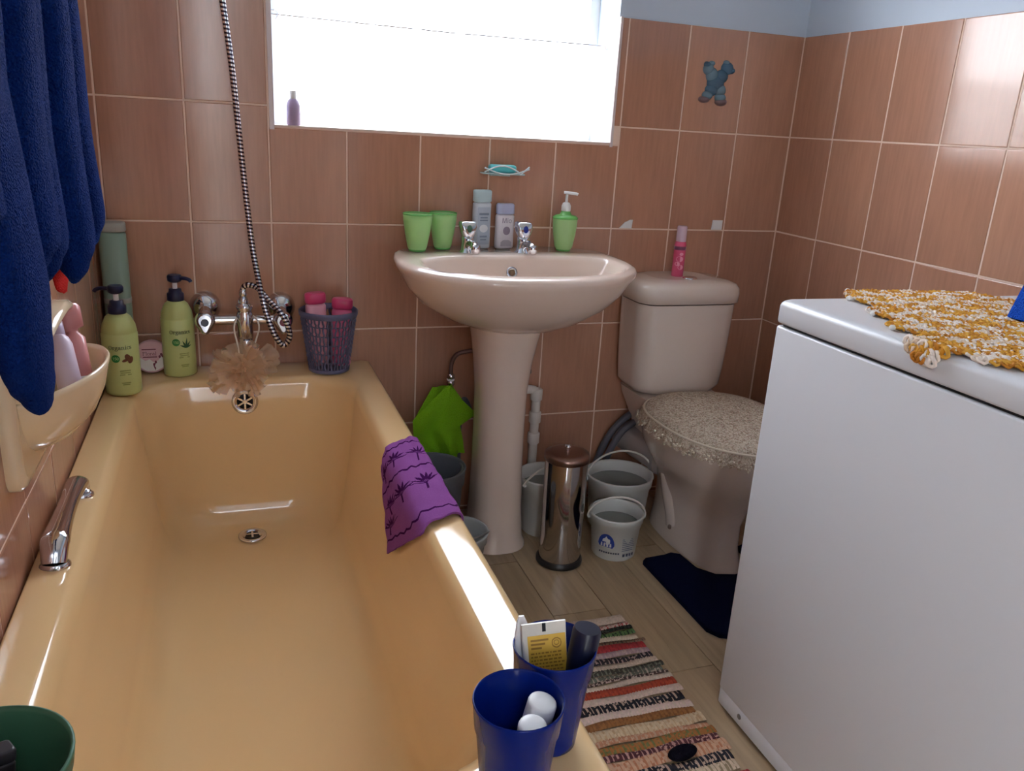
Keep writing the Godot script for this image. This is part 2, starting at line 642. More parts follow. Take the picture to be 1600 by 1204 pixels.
func build_window() -> void:
	var w := setting("window_1")
	var wf := mat(srgb(236, 238, 238), 0.4)
	# sill and plastic edge trim round the tiled opening
	part(w, "window_sill", box(Vector3(WX0, WY0 - 0.004, -0.215), Vector3(WX1, WY0, 0.001)), mat(srgb(225, 205, 195), 0.3))
	var st := begin()
	box_into(st, Vector3(WX0 - 0.012, WY0 - 0.012, -0.002), Vector3(WX0, TILE_TOP, 0.003))
	box_into(st, Vector3(WX1, WY0 - 0.012, -0.002), Vector3(WX1 + 0.008, TILE_TOP, 0.003))
	part(w, "edge_trim", commit(st), mat(srgb(216, 202, 200), 0.4))
	# white casement frame
	st = begin()
	var z0 := -0.19
	var z1 := -0.15
	var f := 0.03
	box_into(st, Vector3(WX0, WY0, z0), Vector3(WX0 + f, WY1, z1))
	box_into(st, Vector3(WX1 - f, WY0, z0), Vector3(WX1, WY1, z1))
	box_into(st, Vector3(WX0 + f, WY0, z0), Vector3(WX1 - f, WY0 + f, z1))
	box_into(st, Vector3(WX0 + f, WY1 - f, z0), Vector3(WX1 - f, WY1, z1))
	part(w, "window_frame", commit(st), wf)
	var glass := mat(Color(1, 1, 1, 0.06), 0.05)
	glass.transparency = BaseMaterial3D.TRANSPARENCY_ALPHA
	part(w, "pane", box(Vector3(WX0 + f, WY0 + f, -0.172), Vector3(WX1 - f, WY1 - f, -0.168)), glass)
	# net curtain on a wire between two hooks
	var c := thing("net_curtain", "sheer white net curtain on a wire across the bright window", "curtain", Vector3((WX0 + WX1) / 2, 1.42, -0.05))
	var net := mat(Color(0.97, 0.97, 0.97, 0.36), 0.9)
	net.transparency = BaseMaterial3D.TRANSPARENCY_ALPHA
	net.backlight_enabled = true
	net.backlight = Color(0.8, 0.8, 0.8)
	var grid := []
	for j in 7:
		var row := PackedVector3Array()
		for i in 121:
			var u := i / 120.0
			row.append(Vector3(lerpf(-0.40, 0.47, u), lerpf(-0.235, 0.0, j / 6.0), 0.012 * sin(u * 95.0) * (1.2 - j / 8.0) + 0.004 * sin(u * 41.0)))
		grid.append(row)
	part(c, "net_fabric", sheet(grid, 0.0006), net)
	part(c, "curtain_wire", tube(PackedVector3Array([Vector3(-0.475, 0.004, 0), Vector3(0, 0, 0), Vector3(0.475, 0.004, 0)]), 0.002, 8), chrome)
	for s in [-1, 1]:
		part(c, "hook", tube(spline([Vector3(s * 0.477, 0.012, 0), Vector3(s * 0.466, 0.014, 0), Vector3(s * 0.458, 0.006, 0), Vector3(s * 0.464, -0.006, 0), Vector3(s * 0.468, 0.0, 0)]), 0.002, 8), chrome)
	# little bottle on the sill
	var b := thing("sill_bottle", "small mauve bottle standing at the left end of the window sill", "bottle", Vector3(-1.535, WY0, -0.02))
	part(b, "body", lathe([[0.015, 0], [0.018, 0.003], [0.018, 0.05], [0.014, 0.062], [0.009, 0.066]]), mat(srgb(170, 150, 180), 0.3))
	part(b, "cap", lathe([[0.0095, 0.066], [0.0095, 0.085], [0.008, 0.087]]), white_plastic)
func build_bathtub() -> void:
	var t := thing("bathtub", "glossy cream enamelled bathtub along the left wall", "bathtub", Vector3(-1.68, 0, 0.85))
	var c := Vector3(-1.68, 0, 0.85)
	var x0 := XL + 0.002 - c.x
	var x1 := -1.338 - c.x
	var z0 := 0.004 - c.z
	var z1 := 1.70 - c.z
	var per := 12
	# [x0, x1, z0, z1, corner radius, y]
	var R := [
		[x0, x1 - 0.03, z0, z1 - 0.03, 0.01, 0.001],
		[x0, x1 - 0.03, z0, z1 - 0.03, 0.01, 0.478],
		[x0, x1 - 0.004, z0, z1 - 0.004, 0.012, 0.480],
		[x0, x1, z0, z1, 0.014, 0.486],
		[x0, x1, z0, z1, 0.014, 0.506],
		[x0 + 0.001, x1 - 0.003, z0 + 0.001, z1 - 0.003, 0.014, 0.514],
		[x0 + 0.003, x1 - 0.009, z0 + 0.003, z1 - 0.009, 0.014, 0.518],
		[x0 + 0.006, x1 - 0.016, z0 + 0.006, z1 - 0.016, 0.014, 0.519],
		[-1.962 - c.x, -1.400 - c.x, 0.118 - c.z, 1.605 - c.z, 0.12, 0.516],
		[-1.955 - c.x, -1.407 - c.x, 0.126 - c.z, 1.598 - c.z, 0.12, 0.513],
		[-1.948 - c.x, -1.414 - c.x, 0.133 - c.z, 1.588 - c.z, 0.12, 0.505],
		[-1.942 - c.x, -1.419 - c.x, 0.139 - c.z, 1.575 - c.z, 0.12, 0.485],
		[-1.934 - c.x, -1.426 - c.x, 0.147 - c.z, 1.545 - c.z, 0.12, 0.42],
		[-1.922 - c.x, -1.438 - c.x, 0.158 - c.z, 1.48 - c.z, 0.12, 0.32],
		[-1.908 - c.x, -1.452 - c.x, 0.168 - c.z, 1.41 - c.z, 0.12, 0.23],
		[-1.896 - c.x, -1.464 - c.x, 0.177 - c.z, 1.36 - c.z, 0.12, 0.18],
		[-1.880 - c.x, -1.480 - c.x, 0.190 - c.z, 1.31 - c.z, 0.12, 0.148],
		[-1.855 - c.x, -1.505 - c.x, 0.213 - c.z, 1.25 - c.z, 0.11, 0.130],
		[-1.820 - c.x, -1.540 - c.x, 0.250 - c.z, 1.18 - c.z, 0.10, 0.121],
		[-1.76 - c.x, -1.60 - c.x, 0.31 - c.z, 1.05 - c.z, 0.07, 0.117],
		[-1.70 - c.x, -1.66 - c.x, 0.45 - c.z, 0.9 - c.z, 0.015, 0.115],
	]
	var rings := []
	for r in R:
		rings.append(rr((r[0] + r[1]) / 2, (r[2] + r[3]) / 2, (r[1] - r[0]) / 2, (r[3] - r[2]) / 2, r[4], r[5], per))
	part(t, "tub_shell", loft(rings, true, true, true), cream)
	# drain in the floor
	var dr := part(t, "drain", lathe([[0.036, 0.0], [0.036, 0.004], [0.033, 0.006], [0.025, 0.005], [0.022, 0.001], [0.0, 0.0005]], 32, 1, 1, true, false), chrome, Vector3(-1.688 - c.x, 0.122, 0.262 - c.z), Vector3(1, 0, 0))
	part(dr, "drain_hole", lathe([[0.0165, 0.0], [0.0165, 0.0055], [0.0, 0.0055]], 24), mat(srgb(60, 48, 36), 0.6))
	part(dr, "drain_cross", box(Vector3(-0.0165, 0.0055, -0.0025), Vector3(0.0165, 0.0068, 0.0025)), chrome)
	part(dr, "drain_cross", box(Vector3(-0.0025, 0.0055, -0.0165), Vector3(0.0025, 0.0066, 0.0165)), chrome)
	# overflow with a star shaped grille on the end wall
	var ov := part(t, "overflow", lathe([[0.034, 0.0], [0.034, 0.005], [0.031, 0.008], [0.022, 0.008], [0.020, 0.003], [0.0, 0.003]], 32, 1, 1, true, false), chrome, Vector3(-1.69 - c.x, 0.456, 0.140 - c.z), Vector3(84, 0, 0))
	part(ov, "overflow_hole", lathe([[0.0195, 0.0], [0.0195, 0.0035], [0.0, 0.0035]], 24), black_plastic)
	for k in 6:
		part(ov, "overflow_spoke", box(Vector3(-0.0022, 0.0035, 0.0), Vector3(0.0022, 0.0065, 0.0205)), chrome, Vector3.ZERO, Vector3(0, 60 * k, 0))
	part(ov, "overflow_hub", lathe([[0.007, 0.003], [0.007, 0.007], [0.005, 0.008]], 16), chrome)
	# chrome grab handle on the wall side of the rim
	var path := PackedVector3Array()
	var rad := []
	for k in 33:
		var u := k / 32.0
		var e := minf(1.0, minf(u, 1.0 - u) / 0.09)
		path.append(Vector3(-1.984 - c.x, 0.523 + 0.024 * sin(e * PI / 2) + 0.006 * sin(PI * u), lerpf(0.785, 1.045, u) - c.z))
		rad.append((0.0115 + 0.0055 * pow(absf(u - 0.45) * 1.9, 2)) * (0.75 + 0.25 * e))
	var h := part(t, "grab_handle", tube(path, rad, 18, 1.35), chrome)
	for z in [0.79, 1.04]:
		part(h, "handle_foot", lathe([[0.022, 0.516], [0.022, 0.520], [0.018, 0.524]], 20, 1.0, 0.8), chrome, Vector3(-1.984 - c.x, 0, z - c.z))

func build_machine() -> void:
	var x0 := -0.745
	var x1 := -0.05
	var z0 := 1.03
	var z1 := 1.78
	var t := thing("washing_machine", "large white washing machine with a plain side panel and overhanging top", "appliance", Vector3((x0 + x1) / 2, 0, (z0 + z1) / 2))
	var sx := x1 - x0
	var sz := z1 - z0
	part(t, "body_panel", rbox(sx, 0.865 - 0.055, sz, 0.012, 0.004), white_enamel, Vector3(0, 0.05, 0))
	var bp := part(t, "base_panel", rbox(sx - 0.003, 0.043, sz - 0.003, 0.011, 0.002), white_enamel, Vector3(0, 0.012, 0))
	part(bp, "screw", lathe([[0.006, 0], [0.006, 0.002], [0.004, 0.003]], 12), mat(srgb(130, 128, 126), 0.4, 0.8), Vector3(-sx / 2 + 0.002, 0.021, -sz / 2 + 0.085), Vector3(0, 0, 90))
	part(t, "gap_shade", rbox(sx - 0.016, 0.008, sz - 0.016, 0.01, 0.001), black_plastic, Vector3(0, 0.859, 0))  # black slab that paints in the shade of the gap under the lid
	var rings := []
	for s in [[0.004, 0.8655], [0.001, 0.867], [0.0, 0.870], [0.0, 0.898], [0.0015, 0.903], [0.005, 0.907], [0.010, 0.9095], [0.017, 0.910]]:
		rings.append(rr(0, 0, sx / 2 + 0.002 - s[0], sz / 2 + 0.002 - s[0], 0.018, s[1], 6))
	part(t, "top_lid", loft(rings, true, true, true), white_enamel)
	for fx in [-1, 1]:
		for fz in [-1, 1]:
			part(t, "foot", lathe([[0.018, 0], [0.018, 0.006], [0.012, 0.013]], 16), black_plastic, Vector3(fx * (sx / 2 - 0.04), 0, fz * (sz / 2 - 0.11)))

# outline of the basin at a given scale: flat back on the wall, widest half way, round front
func basin_ring(hw: float, zb: float, zf: float, y: float, back_w: float, tilt := 0.0) -> PackedVector3Array:
	var o := PackedVector3Array()
	var n := 64
	var zc := zb + (zf - zb) * 0.46
	for i in n:
		var a := TAU * i / n
		var cx := sin(a)
		var cz := cos(a)
		var x: float
		var z: float
		if cz >= 0:
			x = hw * signf(cx) * pow(absf(cx), 0.86)
			z = zc + (zf - zc) * pow(cz, 0.95)
		else:
			# towards the wall the outline narrows to the flat back
			var k := -cz
			var e := pow(absf(cx), 0.55)
			x = signf(cx) * lerpf(back_w, hw, pow(1.0 - k, 0.75)) * minf(1.0, e * 1.05)
			z = zc - (zc - zb) * pow(k, 0.55)
		o.append(Vector3(x, y - tilt * (z - zb), z))
	return o

func build_basin() -> void:
	var cx := -0.975
	var t := thing("pedestal_basin", "beige ceramic wash basin on a pedestal below the window", "basin", Vector3(cx, 0, 0.0))
	var tl := 0.035
	var R := []
	# outside from the pedestal up to the rim, over, and down the bowl
	R.append(basin_ring(0.085, 0.10, 0.27, 0.655, 0.06))
	R.append(basin_ring(0.14, 0.05, 0.325, 0.667, 0.12))
	R.append(basin_ring(0.20, 0.015, 0.37, 0.690, 0.175))
	R.append(basin_ring(0.258, 0.006, 0.415, 0.728, 0.225))
	R.append(basin_ring(0.30, 0.003, 0.447, 0.778, 0.252, tl * 0.5))
	R.append(basin_ring(0.321, 0.003, 0.464, 0.822, 0.268, tl))
	R.append(basin_ring(0.330, 0.003, 0.470, 0.835, 0.275, tl))
	R.append(basin_ring(0.3295, 0.003, 0.4695, 0.843, 0.275, tl))
	R.append(basin_ring(0.325, 0.003, 0.465, 0.849, 0.272, tl))
	R.append(basin_ring(0.316, 0.004, 0.458, 0.851, 0.268, tl))
	R.append(basin_ring(0.285, 0.165, 0.438, 0.850, 0.25, tl))
	R.append(basin_ring(0.277, 0.172, 0.430, 0.847, 0.243, tl))
	R.append(basin_ring(0.268, 0.178, 0.422, 0.838, 0.235, tl))
	R.append(basin_ring(0.250, 0.185, 0.408, 0.80, 0.215, tl))
	R.append(basin_ring(0.205, 0.205, 0.38, 0.755, 0.17, 0))
	R.append(basin_ring(0.13, 0.235, 0.345, 0.725, 0.10, 0))
	R.append(basin_ring(0.03, 0.28, 0.31, 0.712, 0.02, 0))
	part(t, "bowl", loft(R, true, true, true), basin_mat)
	# overflow ring
	var ov := part(t, "overflow_ring", lathe([[0.016, 0.0], [0.016, 0.003], [0.013, 0.004], [0.010, 0.003], [0.0, 0.002]], 24, 1, 1, true, false), chrome, Vector3(-0.005, 0.805, 0.187), Vector3(72, 0, 0))
	part(ov, "overflow_hole", lathe([[0.0095, 0.0], [0.0095, 0.0036], [0.0, 0.0036]], 16), mat(srgb(120, 96, 74), 0.6))
	# pedestal
	var P := []
	for s in [[0.088, 0.0, 0.10, 0.30], [0.086, 0.012, 0.10, 0.298], [0.078, 0.03, 0.105, 0.29], [0.072, 0.12, 0.11, 0.283], [0.068, 0.25, 0.115, 0.278], [0.068, 0.38, 0.115, 0.275], [0.070, 0.48, 0.115, 0.276], [0.078, 0.56, 0.11, 0.285], [0.086, 0.62, 0.105, 0.30], [0.093, 0.658, 0.10, 0.31], [0.095, 0.675, 0.10, 0.312]]:
		P.append(rr(0.0, (s[2] + s[3]) / 2, s[0], (s[3] - s[2]) / 2, minf(s[0], (s[3] - s[2]) / 2) * 0.85, s[1], 8))
	part(t, "pedestal", loft(P, true, true, false), basin_mat, Vector3(-0.022, 0, 0))
	# two pillar taps
	for k in 2:
		var tap := part(t, "tap", lathe([[0.024, 0.0], [0.024, 0.006], [0.019, 0.010], [0.017, 0.035], [0.018, 0.046], [0.012, 0.05]], 24), chrome, Vector3([-1.088, -0.925][k] - cx, 0.845, 0.115))
		part(tap, "spout", tube(spline([Vector3(0, 0.022, 0.008), Vector3(0, 0.032, 0.03), Vector3(0, 0.033, 0.06), Vector3(0, 0.027, 0.078)]), [0.012, 0.012, 0.0115, 0.011, 0.011, 0.011, 0.011, 0.011, 0.011, 0.011, 0.011, 0.011, 0.011, 0.011, 0.011, 0.011, 0.011, 0.011, 0.011, 0.011, 0.011, 0.011, 0.011, 0.011, 0.011], 16), chrome)
		part(tap, "nozzle", lathe([[0.010, 0.0], [0.0125, 0.002], [0.0125, 0.022], [0.010, 0.024]], 20), chrome, Vector3(0, 0.012, 0.078))
		part(tap, "lever", loft([rr(0, 0, 0.016, 0.016, 0.015, 0.048, 5), rr(0, -0.003, 0.020, 0.019, 0.012, 0.058, 5), rr(0, -0.006, 0.022, 0.021, 0.006, 0.075, 5), rr(0, -0.009, 0.021, 0.018, 0.006, 0.086, 5), rr(0, -0.010, 0.016, 0.012, 0.006, 0.089, 5)], true, true, true), chrome)
		part(tap, "disc", decal_shape(circle2(0, 0, 0.007, 0.010), 0), mat(srgb(40, 60, 150) if k == 1 else srgb(70, 110, 90), 0.3), Vector3(0, 0.070, 0.0155), Vector3(-4, 0, 0))
	# white waste pipe down the wall
	var pv := mat(srgb(214, 205, 196), 0.45)
	var w := thing("waste_pipe", "white plastic waste pipe elbow running down beside the basin pedestal", "pipe", Vector3(-0.822, 0, 0.035))
	part(w, "elbow_pipe", tube(spline([Vector3(-0.15, 0.408, 0.09), Vector3(-0.06, 0.412, 0.02), Vector3(-0.03, 0.412, 0), Vector3(-0.008, 0.407, 0), Vector3(0.0, 0.39, 0), Vector3(0.0, 0.30, 0), Vector3(0, 0.1, 0), Vector3(0, 0.0, 0)], 6), 0.014, 16), pv)
	for y in [0.375, 0.30, 0.23]:
		part(w, "collar", lathe([[0.016, 0], [0.019, 0.003], [0.019, 0.035], [0.016, 0.038]], 20), pv, Vector3(0, y, 0))
	part(w, "collar", lathe([[0.016, 0], [0.019, 0.003], [0.019, 0.03], [0.016, 0.033]], 20), pv, Vector3(-0.062, 0.412, 0.022), Vector3(0, 38, 90))
	var bc := thing("pipe_bolt", "small dark bolt head on the tiles right of the pedestal", "bolt", Vector3(-0.852, 0.468, 0.0))
	part(bc, "bolt_shaft", lathe([[0.006, 0], [0.006, 0.02]], 12), chrome, Vector3.ZERO, Vector3(90, 0, 0))
	part(bc, "bolt_head", lathe([[0.010, 0.02], [0.012, 0.022], [0.012, 0.03], [0.008, 0.032]], 6), mat(srgb(70, 66, 70), 0.35, 0.8), Vector3.ZERO, Vector3(90, 0, 0))
	# stop valve and braided supply hose
	var v := thing("stop_valve", "chrome stop valve and supply hose left of the pedestal under the basin", "valve", Vector3(-1.105, 0.0, 0.05))
	part(v, "wall_stub", tube(PackedVector3Array([Vector3(0, 0.40, -0.05), Vector3(0, 0.40, 0.0)]), 0.009), chrome)
	part(v, "valve_body", lathe([[0.009, 0.385], [0.012, 0.39], [0.012, 0.43], [0.009, 0.44], [0.009, 0.445]], 20), chrome)
	for y in [0.443, 0.463]:
		part(v, "nut", lathe([[0.010, 0], [0.0125, 0.002], [0.0125, 0.014], [0.010, 0.016]], 6), chrome, Vector3(0, y, 0))
	part(v, "white_ring", lathe([[0.0115, 0.459], [0.0115, 0.464]], 20), white_plastic)
	part(v, "supply_hose", tube(spline([Vector3(0, 0.47, 0), Vector3(0.001, 0.51, 0), Vector3(0.015, 0.54, 0.008), Vector3(0.045, 0.552, 0.02), Vector3(0.085, 0.565, 0.04), Vector3(0.10, 0.62, 0.07), Vector3(0.10, 0.70, 0.09)]), 0.0065, 12), mat(srgb(120, 100, 98), 0.35, 0.8))
	var dh := thing("drain_hose", "dark grey flexible hose hanging beside the pedestal behind the green cloth", "hose", Vector3(-1.06, 0, 0.12))
	part(dh, "hose_body", tube(spline([Vector3(0.03, 0.34, -0.09), Vector3(0.005, 0.39, -0.085), Vector3(-0.006, 0.36, -0.08), Vector3(-0.012, 0.28, -0.08), Vector3(-0.014, 0.15, -0.06), Vector3(-0.014, 0.008, -0.05)]), 0.0085, 12), mat(srgb(84, 84, 90), 0.5))
# egg shaped outline in plan, rounder at the front (+z)
func egg(cx: float, z0: float, z1: float, hw: float, y: float, n := 48, sq := 1.0) -> PackedVector3Array:
	var o := PackedVector3Array()
	var zc := lerpf(z0, z1, 0.46)
	for i in n:
		var a := TAU * i / n
		var s := sin(a)
		var c := cos(a)
		var x := hw * signf(s) * pow(absf(s), 0.9 / sq)
		var z := zc + (z1 - zc) * c if c > 0 else zc + (zc - z0) * signf(c) * pow(absf(c), 0.72 / sq)
		o.append(Vector3(cx + x, y, z))
	return o

func build_toilet() -> void:
	var cx := -0.395
	var t := thing("toilet", "beige close-coupled toilet in the corner beside the washing machine", "toilet", Vector3(cx, 0, 0.0))
	# pan: foot, waist and bowl
	var R := []
	for s in [[0.15, 0.565, 0.086, 0.0], [0.15, 0.56, 0.083, 0.02], [0.155, 0.545, 0.075, 0.07], [0.155, 0.545, 0.074, 0.14], [0.155, 0.565, 0.090, 0.20], [0.15, 0.61, 0.134, 0.26], [0.15, 0.645, 0.168, 0.31], [0.15, 0.662, 0.180, 0.35], [0.15, 0.668, 0.183, 0.372], [0.15, 0.668, 0.182, 0.384], [0.155, 0.662, 0.176, 0.388]]:
		R.append(egg(0, s[0], s[1], s[2], s[3], 48, 1.08))
	part(t, "pan", loft(R, true, true, true), wc_mat)
	# trap bulge on the side of the foot with its fixing bolt
	var tb := part(t, "trap_bulge", loft(tube_rings(spline([Vector3(-0.054, 0.20, 0.27), Vector3(-0.050, 0.14, 0.29), Vector3(-0.049, 0.09, 0.32), Vector3(-0.049, 0.05, 0.335)]), 0.037, 16), true, true, true), wc_mat)
	part(tb, "bolt_cap", lathe([[0.008, 0], [0.007, 0.004], [0.003, 0.006]], 12), mat(srgb(120, 100, 90), 0.5), Vector3(-0.083, 0.052, 0.345), Vector3(0, 0, 80))
	part(t, "outlet_spigot", tube(PackedVector3Array([Vector3(-0.02, 0.20, 0.26), Vector3(-0.04, 0.215, 0.19)]), 0.044, 20), wc_mat)
	# platform under the cistern
	part(t, "platform", loft([rr(0, 0.13, 0.07, 0.09, 0.03, 0.24), rr(0, 0.12, 0.11, 0.10, 0.03, 0.34), rr(0, 0.115, 0.13, 0.105, 0.03, 0.39), rr(0, 0.11, 0.135, 0.102, 0.03, 0.415)], true, true, true), wc_mat)
	# cistern: bowed front, tapering down
	var C := []
	for s in [[0.105, 0.155, 0.415], [0.14, 0.172, 0.425], [0.155, 0.178, 0.445], [0.159, 0.182, 0.50], [0.164, 0.185, 0.60], [0.167, 0.187, 0.705]]:
		C.append(cistern_ring(s[0], s[1], s[2]))
	part(t, "cistern", loft(C, true, true, true), wc_mat)
	var L := []
	for s in [[0.168, 0.188, 0.708], [0.174, 0.194, 0.711], [0.175, 0.195, 0.738], [0.173, 0.193, 0.753], [0.165, 0.185, 0.765], [0.145, 0.168, 0.772], [0.10, 0.135, 0.775]]:
		L.append(cistern_ring(s[0], s[1], s[2]))
	var lid := part(t, "cistern_lid", loft(L, true, true, true), wc_mat)
	part(lid, "flush_button", lathe([[0.022, 0.773], [0.022, 0.777], [0.019, 0.779], [0.012, 0.778], [0.0, 0.780]], 24, 1, 1, true, false), chrome, Vector3(0.015, 0, 0.125))
	part(t, "seat", loft([egg(0, 0.19, 0.672, 0.186, 0.389), egg(0, 0.19, 0.675, 0.19, 0.392), egg(0, 0.19, 0.675, 0.19, 0.400), egg(0, 0.195, 0.67, 0.186, 0.403)], true, true, true), white_plastic)
	# waste connector and machine hose beside the pan
	var w := thing("soil_pipe", "pale grey soil pipe connector between toilet pan and wall", "pipe", Vector3(-0.44, 0, 0.0))
	var gp := mat(srgb(165, 155, 150), 0.5)
	part(w, "connector", tube(spline([Vector3(0.0, 0.215, 0.20), Vector3(-0.02, 0.22, 0.13), Vector3(-0.035, 0.225, 0.06), Vector3(-0.04, 0.225, 0.0)]), 0.05, 24), gp)
	part(w, "collar", tube(PackedVector3Array([Vector3(-0.002, 0.215, 0.205), Vector3(-0.008, 0.216, 0.185)]), 0.055, 24), gp)
	var gh := thing("grey_hose", "dark grey machine hose looping over the soil pipe behind the toilet", "hose", Vector3(-0.46, 0, 0.0))
	var hm := mat(srgb(92, 90, 98), 0.5)
	part(gh, "hose_loop", tube(spline([Vector3(-0.10, 0.008, 0.055), Vector3(-0.115, 0.12, 0.05), Vector3(-0.075, 0.24, 0.06), Vector3(-0.02, 0.295, 0.07), Vector3(0.06, 0.305, 0.06), Vector3(0.16, 0.28, 0.04)]), 0.011, 12), hm)
	part(gh, "hose_loop", tube(spline([Vector3(-0.13, 0.008, 0.04), Vector3(-0.14, 0.11, 0.035), Vector3(-0.10, 0.235, 0.04), Vector3(-0.03, 0.315, 0.05), Vector3(0.06, 0.33, 0.045), Vector3(0.16, 0.30, 0.03)]), 0.011, 12), hm)
	# fitted fabric cover over the closed lid
	var cv := thing("lid_cover", "speckled floral fabric cover with lace frill on the toilet lid", "lid cover", Vector3(cx, 0, 0))
	var spk := Image.create(512, 512, false, Image.FORMAT_RGB8)
	spk.fill(srgb(205, 192, 172))
	var r := RandomNumberGenerator.new()
	r.seed = 3
	for k in 3600:
		var col: Color = [srgb(140, 116, 96), srgb(168, 140, 118), srgb(228, 219, 202), srgb(150, 112, 104), srgb(126, 120, 96)][r.randi() % 5]
		var x := r.randi_range(0, 505)
		var y := r.randi_range(0, 505)
		for q in 4:
			spk.fill_rect(Rect2i(x + r.randi_range(-4, 4), y + r.randi_range(-4, 4), r.randi_range(2, 6), r.randi_range(2, 5)), col)
	var fm := image_mat(spk, 0.95)
	fm.uv1_triplanar = true
	fm.uv1_world_triplanar = true
	fm.uv1_scale = Vector3(4.5, 4.5, 4.5)
	var lace := mat(srgb(214, 203, 184), 0.95)
	part(cv, "padded_top", loft([egg(0, 0.185, 0.682, 0.196, 0.404), egg(0, 0.182, 0.686, 0.199, 0.414), egg(0, 0.184, 0.684, 0.198, 0.424), egg(0, 0.195, 0.672, 0.188, 0.434), egg(0, 0.23, 0.62, 0.15, 0.441), egg(0, 0.32, 0.52, 0.08, 0.444), egg(0, 0.40, 0.44, 0.02, 0.445)], true, true, true), fm)
	var pr := PackedVector3Array(egg(0, 0.180, 0.688, 0.201, 0.420, 96))
	pr.append(pr[0])
	part(cv, "piping", tube(pr, 0.0035, 8), lace)
	var F := []
	var nr := 288
	for j in 7:
		var v := j / 6.0
		var ring := PackedVector3Array()
		var e := egg(0, 0.180, 0.689, 0.202, 0, nr)
		for i in nr:
			var p := e[i]
			var d := Vector3(p.x, 0, p.z - 0.42).normalized()
			var wv := sin(i * TAU * 44 / nr) + 0.6 * sin(i * TAU * 27 / nr + 1.0)
			ring.append(Vector3(p.x, 0.418 - v * (0.034 + 0.005 * sin(i * TAU * 61 / nr)), p.z) + d * (0.002 + v * 0.012 + 0.0055 * wv * v))
		F.append(ring)
	F.reverse()
	part(cv, "lace_frill", loft(F), fm)
	# small lace knots along the frill
	var st := begin()
	var e2 := egg(0, 0.180, 0.689, 0.202, 0, 300)
	for i in 300:
		if r.randf() < 0.65:
			var p := e2[i]
			var d := Vector3(p.x, 0, p.z - 0.42).normalized()
			lathe_into(st, [[0.001, -0.003], [r.randf_range(0.003, 0.0055), 0], [0.001, 0.003]], Transform3D(Basis.from_euler(Vector3(r.randf() * 3, r.randf() * 3, 0)), Vector3(p.x, 0.418 - r.randf_range(0.012, 0.036), p.z) + d * r.randf_range(0.010, 0.018)), 6)
	var kn := part(cv, "lace_knots", commit(st), lace)
	kn.set_meta("kind", "stuff")

func cistern_ring(hw: float, depth: float, y: float) -> PackedVector3Array:
	# flat back on the wall, rounded corners, slightly bowed front
	var o := PackedVector3Array()
	var base := rr(0, depth / 2 + 0.002, hw, depth / 2, 0.05, y, 10)
	for p in base:
		var q := p
		if q.z < 0.05:
			q.z = maxf(0.003, q.z)
			q.x = clampf(q.x * 1.0, -hw, hw)
		else:
			q.z += 0.014 * cos(q.x / hw * PI / 2) * (q.z / depth)
		o.append(q)
	return o

# one hanging pleat: path points with half widths (along the wall) and depths
func pleat_into(st: SurfaceTool, pts: Array, n := 18) -> void:
	# pts: [pos: Vector3, half width, half depth]
	var pos := []
	for p in pts:
		pos.append(p[0])
	var path := spline(pos, 6)
	var rings := []
	for j in path.size():
		var f := float(j) / 6.0
		var a := mini(int(f), pts.size() - 2)
		var u := smoothstep(0, 1, f - a)
		var hw: float = lerpf(pts[a][1], pts[a + 1][1], u)
		var hd: float = lerpf(pts[a][2], pts[a + 1][2], u)
		var ring := PackedVector3Array()
		for i in n:
			var an := TAU * i / n
			ring.append(path[j] + Vector3(sin(an) * hd, 0.12 * hw * sin(an * 2.0 + j * 0.3), cos(an) * hw))
		rings.append(ring)
	rings.reverse()
	loft_into(st, rings, true, true, true)

